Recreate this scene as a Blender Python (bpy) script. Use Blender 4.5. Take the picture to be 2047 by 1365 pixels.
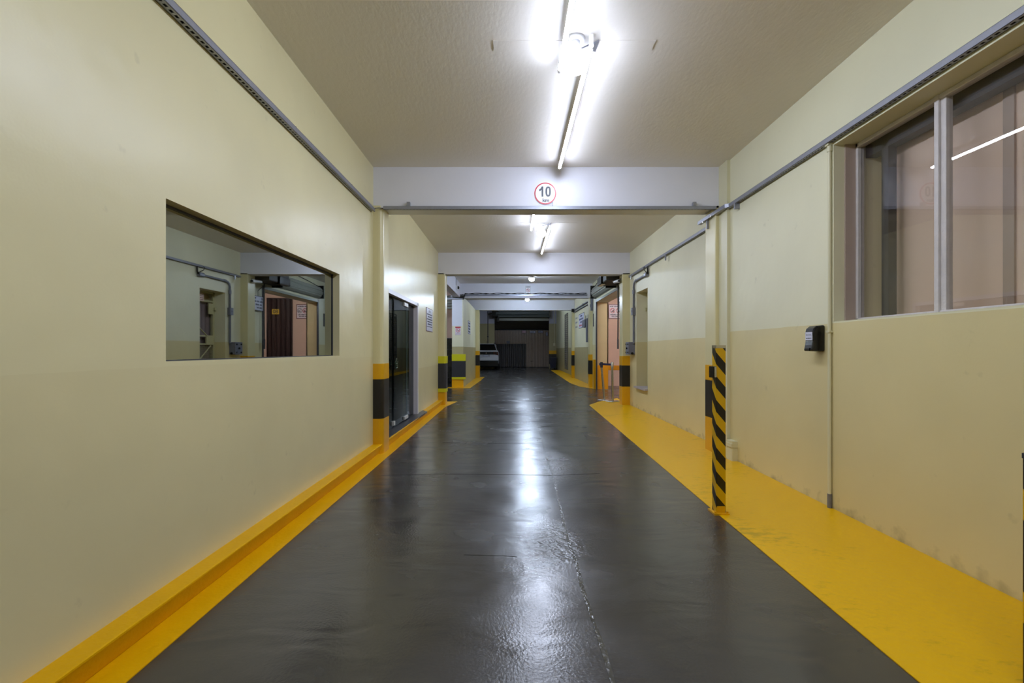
import bpy, math, random
from mathutils import Vector, Matrix

for o in list(bpy.data.objects):
    bpy.data.objects.remove(o, do_unlink=True)
random.seed(7)
SC = bpy.context.scene
COL = SC.collection

# ------------------------------------------------------------------ camera, world, exposure
CAM_H = 1.2
cam_data = bpy.data.cameras.new('camera')
cam_data.sensor_width = 36.0
cam_data.sensor_fit = 'HORIZONTAL'
cam_data.lens = 36.0 * 950.0 / 2047.0
cam_data.shift_y = 16.5 / 2047.0
cam_data.clip_start = 0.05
cam_data.clip_end = 200
cam = bpy.data.objects.new('camera', cam_data)
COL.objects.link(cam)
cam.location = (0, 0, CAM_H)
cam.rotation_euler = (math.radians(90), 0, 0)
SC.camera = cam

world = bpy.data.worlds.new('world')
SC.world = world
world.use_nodes = True
bg = world.node_tree.nodes.get('Background') or world.node_tree.nodes.new('ShaderNodeBackground')
bg.inputs['Color'].default_value = (0.5, 0.55, 0.7, 1)
bg.inputs['Strength'].default_value = 0.02

vs = SC.view_settings
vs.view_transform = 'Standard'
try:
    vs.look = 'None'
except Exception:
    pass
vs.gamma = 1.0
vs.use_curve_mapping = False
vs.exposure = 0.0
SC.cycles.use_light_tree = False
SC.cycles.max_bounces = 6
SC.cycles.diffuse_bounces = 4
SC.cycles.glossy_bounces = 3
SC.cycles.adaptive_threshold = 0.04
SC.cycles.transparent_max_bounces = 12
SC.cycles.caustics_reflective = False
SC.cycles.caustics_refractive = False

TUBE_POWER = 126.0      # emission strength of the fluorescent tubes
BULB_POWER = 40.0      # emission strength of the bulbs between the tubes
FAR_BULB_POWER = 680.0 # stronger bulbs that light a bay on their own
LIGHT_COL = (0.72, 0.80, 1.0)

# ------------------------------------------------------------------ materials
def lin(r, g, b):
    def f(c):
        c /= 255.0
        return c / 12.92 if c <= 0.04045 else ((c + 0.055) / 1.055) ** 2.4
    return (f(r), f(g), f(b), 1.0)

MATS = {}

def new_mat(name):
    m = bpy.data.materials.new(name)
    m.use_nodes = True
    nt = m.node_tree
    nt.nodes.clear()
    out = nt.nodes.new('ShaderNodeOutputMaterial')
    b = nt.nodes.new('ShaderNodeBsdfPrincipled')
    nt.links.new(b.outputs[0], out.inputs[0])
    return m, nt, b, out

def mat(name, col, rough=0.5, metal=0.0, var=0.06, nscale=6.0, bump=0.0, bscale=40.0, spec=0.5, coat=0.0):
    """procedural paint / plastic / metal: colour with a little noise variation and fine relief"""
    if name in MATS:
        return MATS[name]
    m, nt, b, out = new_mat(name)
    N, L = nt.nodes, nt.links
    geo = N.new('ShaderNodeNewGeometry')
    noi = N.new('ShaderNodeTexNoise')
    noi.inputs['Scale'].default_value = nscale
    noi.inputs['Detail'].default_value = 1
    L.new(geo.outputs['Position'], noi.inputs['Vector'])
    mix = N.new('ShaderNodeMix')
    mix.data_type = 'RGBA'
    d = 1 - var
    mix.inputs[6].default_value = (col[0] * d, col[1] * d, col[2] * d, 1)
    mix.inputs[7].default_value = (min(1, col[0] * (1 + var)), min(1, col[1] * (1 + var)), min(1, col[2] * (1 + var)), 1)
    L.new(noi.outputs['Fac'], mix.inputs[0])
    L.new(mix.outputs[2], b.inputs['Base Color'])
    b.inputs['Roughness'].default_value = rough
    b.inputs['Metallic'].default_value = metal
    b.inputs['Specular IOR Level'].default_value = spec
    b.inputs['Coat Weight'].default_value = coat
    if bump > 0:
        n2 = N.new('ShaderNodeTexNoise')
        n2.inputs['Scale'].default_value = bscale
        n2.inputs['Detail'].default_value = 2
        L.new(geo.outputs['Position'], n2.inputs['Vector'])
        bp = N.new('ShaderNodeBump')
        bp.inputs['Strength'].default_value = bump
        bp.inputs['Distance'].default_value = 0.01
        L.new(n2.outputs['Fac'], bp.inputs['Height'])
        L.new(bp.outputs[0], b.inputs['Normal'])
    MATS[name] = m
    return m

def two_tone(name, upper, lower, zline, rough_u=0.5, rough_l=0.45, grime=True):
    """wall paint in two colours that meet at a hand painted line, scuffed near the floor"""
    m, nt, b, out = new_mat(name)
    N, L = nt.nodes, nt.links
    geo = N.new('ShaderNodeNewGeometry')
    sep = N.new('ShaderNodeSeparateXYZ')
    L.new(geo.outputs['Position'], sep.inputs[0])
    n1 = N.new('ShaderNodeTexNoise'); n1.inputs['Scale'].default_value = 3.0; n1.inputs['Detail'].default_value = 1
    L.new(geo.outputs['Position'], n1.inputs['Vector'])
    wob = N.new('ShaderNodeMath'); wob.operation = 'MULTIPLY_ADD'
    L.new(n1.outputs['Fac'], wob.inputs[0]); wob.inputs[1].default_value = 0.012; L.new(sep.outputs['Z'], wob.inputs[2])
    gt = N.new('ShaderNodeMath'); gt.operation = 'GREATER_THAN'
    L.new(wob.outputs[0], gt.inputs[0]); gt.inputs[1].default_value = zline + 0.006
    mix = N.new('ShaderNodeMix'); mix.data_type = 'RGBA'
    mix.inputs[6].default_value = lower; mix.inputs[7].default_value = upper
    L.new(gt.outputs[0], mix.inputs[0])
    # soft large scale patchiness of the paint
    n2 = N.new('ShaderNodeTexNoise'); n2.inputs['Scale'].default_value = 1.1; n2.inputs['Detail'].default_value = 2
    L.new(geo.outputs['Position'], n2.inputs['Vector'])
    mr = N.new('ShaderNodeMapRange'); mr.inputs['From Min'].default_value = 0.3; mr.inputs['From Max'].default_value = 0.7
    mr.inputs['To Min'].default_value = 0.94; mr.inputs['To Max'].default_value = 1.05
    L.new(n2.outputs['Fac'], mr.inputs['Value'])
    vm = N.new('ShaderNodeVectorMath'); vm.operation = 'SCALE'
    L.new(mix.outputs[2], vm.inputs[0]); L.new(mr.outputs[0], vm.inputs['Scale'])
    last = vm.outputs[0]
    if grime:
        # small scuffs and splashes of dirt in the lowest hand's breadth
        n3 = N.new('ShaderNodeTexNoise'); n3.inputs['Scale'].default_value = 9; n3.inputs['Detail'].default_value = 3
        L.new(geo.outputs['Position'], n3.inputs['Vector'])
        zz = N.new('ShaderNodeMapRange'); zz.inputs['From Min'].default_value = 0.0; zz.inputs['From Max'].default_value = 0.13
        zz.inputs['To Min'].default_value = 0.62; zz.inputs['To Max'].default_value = 0.3
        L.new(sep.outputs['Z'], zz.inputs['Value'])
        lt = N.new('ShaderNodeMath'); lt.operation = 'SUBTRACT'; lt.use_clamp = True
        L.new(zz.outputs[0], lt.inputs[0]); L.new(n3.outputs['Fac'], lt.inputs[1])
        dm = N.new('ShaderNodeMix'); dm.data_type = 'RGBA'
        hs = N.new('ShaderNodeMath'); hs.operation = 'MULTIPLY'; hs.inputs[1].default_value = 1.6; hs.use_clamp = True
        L.new(lt.outputs[0], hs.inputs[0]); L.new(hs.outputs[0], dm.inputs[0])
        L.new(last, dm.inputs[6]); dm.inputs[7].default_value = lin(96, 84, 60)
        last = dm.outputs[2]
    L.new(last, b.inputs['Base Color'])
    rmix = N.new('ShaderNodeMapRange')
    rmix.inputs['To Min'].default_value = rough_l; rmix.inputs['To Max'].default_value = rough_u
    L.new(gt.outputs[0], rmix.inputs['Value'])
    L.new(rmix.outputs[0], b.inputs['Roughness'])
    n4 = N.new('ShaderNodeTexNoise'); n4.inputs['Scale'].default_value = 7; n4.inputs['Detail'].default_value = 1
    L.new(geo.outputs['Position'], n4.inputs['Vector'])
    n5 = N.new('ShaderNodeTexNoise'); n5.inputs['Scale'].default_value = 90; n5.inputs['Detail'].default_value = 0
    L.new(geo.outputs['Position'], n5.inputs['Vector'])
    ad = N.new('ShaderNodeMath'); ad.operation = 'MULTIPLY_ADD'; ad.inputs[1].default_value = 0.06
    L.new(n5.outputs['Fac'], ad.inputs[0]); L.new(n4.outputs['Fac'], ad.inputs[2])
    bp = N.new('ShaderNodeBump'); bp.inputs['Strength'].default_value = 0.25; bp.inputs['Distance'].default_value = 0.012
    L.new(ad.outputs[0], bp.inputs['Height']); L.new(bp.outputs[0], b.inputs['Normal'])
    MATS[name] = m
    return m

UP = lin(224, 220, 188)
LO = lin(216, 203, 152)
LEFTC = lin(221, 212, 168)
wall_left_m = two_tone('cream_gloss_paint', LEFTC, lin(218, 208, 163), 1.12, 0.33, 0.33)
wall_left2_m = two_tone('cream_gloss_paint_low_line', LEFTC, lin(213, 201, 152), 0.88, 0.30, 0.30)
wall_r1_m = two_tone('cream_two_tone_near', UP, LO, 1.40)
wall_r2_m = two_tone('cream_two_tone_mid', UP, LO, 1.36)
wall_r3_m = two_tone('cream_two_tone_far', UP, lin(176, 165, 122), 1.30)
cream = mat('cream_pillar_paint', lin(216, 207, 160), 0.32, var=0.05, nscale=4, bump=0.12, bscale=10)
cream_lt = mat('pale_cream_paint', lin(212, 207, 172), 0.4, var=0.04, nscale=4, bump=0.1, bscale=12)
beam_white = mat('white_beam_paint', lin(224, 224, 232), 0.5, var=0.03, nscale=3, bump=0.12, bscale=20)
grey_plaster = mat('grey_plaster', lin(150, 148, 150), 0.6, var=0.08, nscale=2, bump=0.1)
peach = mat('peach_plaster', lin(228, 194, 174), 0.6, var=0.06, nscale=3, bump=0.2, bscale=30)
jamb_m = mat('ochre_plaster', lin(196, 172, 124), 0.6, var=0.07, nscale=4, bump=0.2, bscale=25)
orange_band = mat('orange_band_paint', lin(222, 150, 10), 0.35, var=0.06)
yel = mat('yellow_floor_paint', lin(226, 172, 0), 0.42, var=0.05, nscale=5, bump=0.15, bscale=60, spec=0.2)
yel_band = mat('yellow_pillar_paint', lin(222, 164, 4), 0.33, var=0.05)
yel_neon = mat('yellow_green_foam', lin(206, 200, 10), 0.45, var=0.03)
blk_band = mat('black_pillar_paint', lin(26, 24, 22), 0.35, var=0.25, nscale=9)
blk_foam = mat('charcoal_foam', lin(42, 42, 46), 0.55, var=0.1)
black = mat('black_plastic', lin(14, 14, 15), 0.22, var=0.1)
dark = mat('dark_metal', lin(48, 48, 54), 0.45, var=0.15, nscale=12)
grimy = mat('grimy_dark_metal', lin(58, 54, 48), 0.6, var=0.3, nscale=14, bump=0.3, bscale=30)
galv = mat('galvanised_steel', lin(150, 152, 162), 0.38, metal=0.55, var=0.08, nscale=25)
pipe_grey = mat('grey_conduit', lin(118, 120, 130), 0.4, metal=0.25, var=0.1, nscale=20)
box_grey = mat('grey_enclosure', lin(112, 113, 124), 0.5, var=0.05)
chrome = mat('brushed_steel', lin(205, 203, 200), 0.22, metal=1.0, var=0.04)
white_al = mat('white_aluminium', lin(222, 218, 224), 0.35, var=0.03)
white_old = mat('old_white_frame_paint', lin(206, 200, 198), 0.45, var=0.1, nscale=18, bump=0.35, bscale=50)
pinkish = mat('pinkish_reveal_paint', lin(176, 158, 146), 0.5, var=0.05)
white_pl = mat('white_plastic', lin(228, 228, 230), 0.4, var=0.02)
sign_white = mat('white_sign_face', lin(212, 214, 232), 0.3, var=0.02)
sign_pink = mat('pale_sign_face', lin(230, 214, 222), 0.35, var=0.02)
sign_red = mat('red_sign_ink', lin(188, 34, 48), 0.35, var=0.03)
sign_dark = mat('navy_sign_ink', lin(36, 38, 66), 0.4, var=0.05)
sign_black = mat('black_sign_ink', lin(38, 42, 54), 0.4, var=0.05)
sign_grey = mat('grey_sign_ink', lin(132, 132, 140), 0.4, var=0.05)
maroon = mat('maroon_sign_edge', lin(110, 44, 58), 0.4, var=0.05)
yellow_plate = mat('yellow_number_plate', lin(236, 196, 60), 0.4, var=0.03)
brown_sheet = mat('dark_brown_sheet', lin(52, 36, 34), 0.3, var=0.15, nscale=10)
tan_sheet = mat('tan_corrugated_sheet', lin(176, 156, 136), 0.32, var=0.12, nscale=8)
black_tile = mat('black_glazed_tile', lin(20, 19, 24), 0.15, var=0.1)
grout = mat('grey_grout', lin(110, 108, 112), 0.8, var=0.1)
shutter_m = mat('grey_green_shutter', lin(150, 152, 140), 0.4, var=0.08, nscale=10)
gate_m = mat('cream_gate_paint', lin(190, 184, 140), 0.4, var=0.06)
curtain_m = mat('mauve_ribbed_sheet', lin(132, 116, 116), 0.4, var=0.15, nscale=12)
belt_m = mat('navy_belt_webbing', lin(24, 34, 78), 0.6, var=0.1)
car_white = mat('silver_white_car_paint', lin(196, 198, 206), 0.2, var=0.02, coat=0.6)
car_glass = mat('dark_car_glass', lin(8, 9, 12), 0.06, var=0.02)
rubber = mat('black_rubber', lin(16, 16, 16), 0.7, var=0.1)
bin_m = mat('navy_bin_plastic', lin(22, 26, 46), 0.45, var=0.05)
pane_backing = mat('pane_backing_tone', lin(232, 208, 190), 0.6, var=0.03, nscale=2)  # tone mixes the wall reflected in the panes with the interior
office_m = mat('dim_office_wall', lin(150, 158, 154), 0.6, var=0.05)
office_floor = mat('dark_grey_threshold', lin(62, 62, 66), 0.3, var=0.08)
leaf_m = mat('dark_green_leaf', lin(34, 52, 34), 0.4, var=0.15)
sill_m = mat('grey_marble_sill', lin(178, 170, 172), 0.35, var=0.1, nscale=18)
pale_hinge = mat('pale_hinge_metal', lin(206, 204, 196), 0.35, var=0.03)

def ceiling_material():
    m, nt, b, out = new_mat('ceiling_plaster')
    N, L = nt.nodes, nt.links
    geo = N.new('ShaderNodeNewGeometry')
    n = N.new('ShaderNodeTexNoise'); n.inputs['Scale'].default_value = 0.8; n.inputs['Detail'].default_value = 1
    L.new(geo.outputs['Position'], n.inputs['Vector'])
    mix = N.new('ShaderNodeMix'); mix.data_type = 'RGBA'
    mix.inputs[6].default_value = lin(228, 222, 213); mix.inputs[7].default_value = lin(238, 233, 226)
    L.new(n.outputs['Fac'], mix.inputs[0]); L.new(mix.outputs[2], b.inputs['Base Color'])
    b.inputs['Roughness'].default_value = 0.55
    mp = N.new('ShaderNodeMapping'); mp.inputs['Scale'].default_value = (1.6, 0.7, 1)
    L.new(geo.outputs['Position'], mp.inputs['Vector'])
    n2 = N.new('ShaderNodeTexNoise'); n2.inputs['Scale'].default_value = 22; n2.inputs['Detail'].default_value = 3
    n2.inputs['Roughness'].default_value = 0.55
    L.new(mp.outputs[0], n2.inputs['Vector'])
    bp = N.new('ShaderNodeBump'); bp.inputs['Strength'].default_value = 0.16; bp.inputs['Distance'].default_value = 0.01
    L.new(n2.outputs['Fac'], bp.inputs['Height']); L.new(bp.outputs[0], b.inputs['Normal'])
    return m
ceil_m = ceiling_material()

def floor_material(name, base=(53, 51, 48), rough=0.22, wave=0.34, grit=0.6):
    """glossy grey epoxy over an uneven slab: long trowel waves, grit, scuffs"""
    m, nt, b, out = new_mat(name)
    N, L = nt.nodes, nt.links
    geo = N.new('ShaderNodeNewGeometry')
    pos = geo.outputs['Position']
    n1 = N.new('ShaderNodeTexNoise'); n1.inputs['Scale'].default_value = 0.9; n1.inputs['Detail'].default_value = 3
    L.new(pos, n1.inputs['Vector'])
    mix = N.new('ShaderNodeMix'); mix.data_type = 'RGBA'
    c = lin(*base)
    mix.inputs[6].default_value = (c[0] * 0.85, c[1] * 0.85, c[2] * 0.85, 1)
    mix.inputs[7].default_value = (c[0] * 1.15, c[1] * 1.15, c[2] * 1.15, 1)
    L.new(n1.outputs['Fac'], mix.inputs[0]); L.new(mix.outputs[2], b.inputs['Base Color'])
    nr = N.new('ShaderNodeTexNoise'); nr.inputs['Scale'].default_value = 2.2; nr.inputs['Detail'].default_value = 4
    L.new(pos, nr.inputs['Vector'])
    mr = N.new('ShaderNodeMapRange'); mr.inputs['From Min'].default_value = 0.2; mr.inputs['From Max'].default_value = 0.8
    mr.inputs['To Min'].default_value = rough * 0.65; mr.inputs['To Max'].default_value = rough * 1.5
    L.new(nr.outputs['Fac'], mr.inputs['Value']); L.new(mr.outputs[0], b.inputs['Roughness'])
    b.inputs['Specular IOR Level'].default_value = 0.95
    mp = N.new('ShaderNodeMapping'); mp.inputs['Scale'].default_value = (0.8, 1.7, 1)
    L.new(pos, mp.inputs['Vector'])
    w = N.new('ShaderNodeTexNoise'); w.inputs['Scale'].default_value = 2.6; w.inputs['Detail'].default_value = 2; w.inputs['Distortion'].default_value = 0.6
    L.new(mp.outputs[0], w.inputs['Vector'])
    g = N.new('ShaderNodeTexNoise'); g.inputs['Scale'].default_value = 75; g.inputs['Detail'].default_value = 2
    L.new(pos, g.inputs['Vector'])
    msk = N.new('ShaderNodeMapRange'); msk.inputs['From Min'].default_value = 0.3; msk.inputs['From Max'].default_value = 0.8
    L.new(n1.outputs['Fac'], msk.inputs['Value'])
    gm = N.new('ShaderNodeMath'); gm.operation = 'MULTIPLY'
    L.new(g.outputs['Fac'], gm.inputs[0]); L.new(msk.outputs[0], gm.inputs[1])
    b1 = N.new('ShaderNodeBump'); b1.inputs['Strength'].default_value = wave; b1.inputs['Distance'].default_value = 0.02
    L.new(w.outputs['Fac'], b1.inputs['Height'])
    b2 = N.new('ShaderNodeBump'); b2.inputs['Strength'].default_value = grit; b2.inputs['Distance'].default_value = 0.003
    L.new(gm.outputs[0], b2.inputs['Height']); L.new(b1.outputs[0], b2.inputs['Normal'])
    # broken, re-trowelled screed around two spots on the slab seam
    last = None
    for (cx_, cy_, sx_, sy_) in ((0.24, 2.92, 4.6, 2.4), (0.52, 5.0, 3.4, 1.3)):
        mp2 = N.new('ShaderNodeMapping'); mp2.inputs['Location'].default_value = (-cx_ * sx_, -cy_ * sy_, 0); mp2.inputs['Scale'].default_value = (sx_, sy_, 0)
        L.new(pos, mp2.inputs['Vector'])
        ln = N.new('ShaderNodeVectorMath'); ln.operation = 'LENGTH'; L.new(mp2.outputs[0], ln.inputs[0])
        ed = N.new('ShaderNodeMath'); ed.operation = 'MULTIPLY_ADD'; ed.inputs[1].default_value = 1.3
        L.new(nr.outputs['Fac'], ed.inputs[0]); L.new(ln.outputs['Value'], ed.inputs[2])
        mk_ = N.new('ShaderNodeMapRange'); mk_.inputs['From Min'].default_value = 1.0; mk_.inputs['From Max'].default_value = 1.75
        mk_.inputs['To Min'].default_value = 1.0; mk_.inputs['To Max'].default_value = 0.0
        L.new(ed.outputs[0], mk_.inputs['Value'])
        if last is None: last = mk_.outputs[0]
        else:
            mx2 = N.new('ShaderNodeMath'); mx2.operation = 'MAXIMUM'; L.new(last, mx2.inputs[0]); L.new(mk_.outputs[0], mx2.inputs[1]); last = mx2.outputs[0]
    rn = N.new('ShaderNodeTexNoise'); rn.inputs['Scale'].default_value = 24; rn.inputs['Detail'].default_value = 3; rn.inputs['Roughness'].default_value = 0.65
    L.new(pos, rn.inputs['Vector'])
    ce = N.new('ShaderNodeMath'); ce.operation = 'SUBTRACT'; ce.inputs[1].default_value = 0.5; L.new(rn.outputs['Fac'], ce.inputs[0])
    rm = N.new('ShaderNodeMath'); rm.operation = 'MULTIPLY'; L.new(ce.outputs[0], rm.inputs[0]); L.new(last, rm.inputs[1])
    b3 = N.new('ShaderNodeBump'); b3.inputs['Strength'].default_value = 0.45; b3.inputs['Distance'].default_value = 0.02
    L.new(rm.outputs[0], b3.inputs['Height']); L.new(b2.outputs[0], b3.inputs['Normal'])
    L.new(b3.outputs[0], b.inputs['Normal'])
    return m
floor_m = floor_material('grey_epoxy_floor')
seam_m = mat('floor_seam_filler', lin(70, 68, 60), 0.22, var=0.2, bump=0.4)

def yellow_scuffed():
    m, nt, b, out = new_mat('scuffed_yellow_paint')
    N, L = nt.nodes, nt.links
    geo = N.new('ShaderNodeNewGeometry')
    mp = N.new('ShaderNodeMapping'); mp.inputs['Scale'].default_value = (1.0, 2.4, 1); mp.inputs['Rotation'].default_value = (0, 0, 0.5)
    L.new(geo.outputs['Position'], mp.inputs['Vector'])
    n = N.new('ShaderNodeTexNoise'); n.inputs['Scale'].default_value = 9; n.inputs['Detail'].default_value = 8; n.inputs['Roughness'].default_value = 0.7
    L.new(mp.outputs[0], n.inputs['Vector'])
    n2 = N.new('ShaderNodeTexNoise'); n2.inputs['Scale'].default_value = 1.0
    L.new(geo.outputs['Position'], n2.inputs['Vector'])
    mul = N.new('ShaderNodeMath'); mul.operation = 'MULTIPLY'
    L.new(n.outputs['Fac'], mul.inputs[0]); L.new(n2.outputs['Fac'], mul.inputs[1])
    mr = N.new('ShaderNodeMapRange'); mr.inputs['From Min'].default_value = 0.30; mr.inputs['From Max'].default_value = 0.42
    mr.inputs['To Max'].default_value = 0.5
    L.new(mul.outputs[0], mr.inputs['Value'])
    mix = N.new('ShaderNodeMix'); mix.data_type = 'RGBA'
    mix.inputs[6].default_value = lin(228, 178, 0); mix.inputs[7].default_value = lin(120, 108, 20)
    L.new(mr.outputs[0], mix.inputs[0]); L.new(mix.outputs[2], b.inputs['Base Color'])
    b.inputs['Roughness'].default_value = 0.34
    b.inputs['Specular IOR Level'].default_value = 0.25
    g = N.new('ShaderNodeTexNoise'); g.inputs['Scale'].default_value = 30; g.inputs['Detail'].default_value = 5
    L.new(geo.outputs['Position'], g.inputs['Vector'])
    bp = N.new('ShaderNodeBump'); bp.inputs['Strength'].default_value = 0.25; bp.inputs['Distance'].default_value = 0.01
    L.new(g.outputs['Fac'], bp.inputs['Height']); L.new(bp.outputs[0], b.inputs['Normal'])
    return m
yel_scuff = yellow_scuffed()

def stripes_material(name, x0, y0, z0, pitch, slope, share=0.48):
    """diagonal black and yellow hazard tape wound round a post"""
    m, nt, b, out = new_mat(name)
    N, L = nt.nodes, nt.links
    geo = N.new('ShaderNodeNewGeometry')
    sep = N.new('ShaderNodeSeparateXYZ'); L.new(geo.outputs['Position'], sep.inputs[0])
    s = N.new('ShaderNodeMath'); s.operation = 'SUBTRACT'
    L.new(sep.outputs['X'], s.inputs[0]); L.new(sep.outputs['Y'], s.inputs[1])
    k = N.new('ShaderNodeMath'); k.operation = 'MULTIPLY_ADD'; k.inputs[1].default_value = slope
    L.new(s.outputs[0], k.inputs[0]); L.new(sep.outputs['Z'], k.inputs[2])
    a = N.new('ShaderNodeMath'); a.operation = 'ADD'; a.inputs[1].default_value = -z0 - slope * (x0 - y0) + 50 * pitch
    L.new(k.outputs[0], a.inputs[0])
    d = N.new('ShaderNodeMath'); d.operation = 'DIVIDE'; d.inputs[1].default_value = pitch
    L.new(a.outputs[0], d.inputs[0])
    f = N.new('ShaderNodeMath'); f.operation = 'FRACT'; L.new(d.outputs[0], f.inputs[0])
    lt = N.new('ShaderNodeMath'); lt.operation = 'LESS_THAN'; lt.inputs[1].default_value = share
    L.new(f.outputs[0], lt.inputs[0])
    mix = N.new('ShaderNodeMix'); mix.data_type = 'RGBA'
    mix.inputs[6].default_value = lin(214, 168, 4); mix.inputs[7].default_value = lin(20, 18, 16)
    L.new(lt.outputs[0], mix.inputs[0]); L.new(mix.outputs[2], b.inputs['Base Color'])
    b.inputs['Roughness'].default_value = 0.3
    return m

def emit_mat(name, col, power):
    m, nt, b, out = new_mat(name)
    b.inputs['Base Color'].default_value = (0.9, 0.9, 0.9, 1)
    b.inputs['Emission Color'].default_value = (*col, 1)
    b.inputs['Emission Strength'].default_value = power
    return m
tube_m = emit_mat('glowing_tube', LIGHT_COL, TUBE_POWER)
bulb_m = emit_mat('glowing_bulb', LIGHT_COL, BULB_POWER)
bulb_far_m = emit_mat('glowing_strong_bulb', (0.66, 0.79, 1.0), FAR_BULB_POWER)
bulb_warm_m = emit_mat('glowing_side_bulb', (0.92, 0.93, 1.0), FAR_BULB_POWER * 1.3)

def glass_mat(name, tint, refl=1.0, rough=0.0, ior=1.5):
    m = bpy.data.materials.new(name)
    m.use_nodes = True
    nt = m.node_tree; nt.nodes.clear()
    N, L = nt.nodes, nt.links
    out = N.new('ShaderNodeOutputMaterial')
    tr = N.new('ShaderNodeBsdfTransparent'); tr.inputs[0].default_value = (*tint, 1)
    gl = N.new('ShaderNodeBsdfGlossy'); gl.inputs['Roughness'].default_value = rough
    # Schlick reflectance from the angle of view, the same on both faces of the pane
    geo = N.new('ShaderNodeNewGeometry')
    dot = N.new('ShaderNodeVectorMath'); dot.operation = 'DOT_PRODUCT'
    L.new(geo.outputs['Normal'], dot.inputs[0]); L.new(geo.outputs['Incoming'], dot.inputs[1])
    ab = N.new('ShaderNodeMath'); ab.operation = 'ABSOLUTE'; L.new(dot.outputs['Value'], ab.inputs[0])
    om = N.new('ShaderNodeMath'); om.operation = 'SUBTRACT'; om.inputs[0].default_value = 1.0; om.use_clamp = True; L.new(ab.outputs[0], om.inputs[1])
    pw = N.new('ShaderNodeMath'); pw.operation = 'POWER'; pw.inputs[1].default_value = 5.0; L.new(om.outputs[0], pw.inputs[0])
    sc = N.new('ShaderNodeMath'); sc.operation = 'MULTIPLY_ADD'; sc.inputs[1].default_value = 0.96; sc.inputs[2].default_value = 0.04
    L.new(pw.outputs[0], sc.inputs[0])
    mu = N.new('ShaderNodeMath'); mu.operation = 'MULTIPLY'; mu.inputs[1].default_value = refl; mu.use_clamp = True
    L.new(sc.outputs[0], mu.inputs[0])
    mx = N.new('ShaderNodeMixShader')
    L.new(mu.outputs[0], mx.inputs[0]); L.new(tr.outputs[0], mx.inputs[1]); L.new(gl.outputs[0], mx.inputs[2])
    L.new(mx.outputs[0], out.inputs[0])
    return m
clear_glass = glass_mat('clear_window_glass', (0.95, 0.94, 0.92), 1.6)
door_glass = glass_mat('smoked_door_glass', (0.42, 0.47, 0.46), 0.7)
mirror_film, _nt, _b, _o = new_mat('reflective_window_film')
_b.inputs['Base Color'].default_value = (0.40, 0.43, 0.42, 1)
_b.inputs['Metallic'].default_value = 1.0
_b.inputs['Roughness'].default_value = 0.015
green_glass = glass_mat('green_glass_handle', (0.55, 0.85, 0.75), 2.5)

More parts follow.
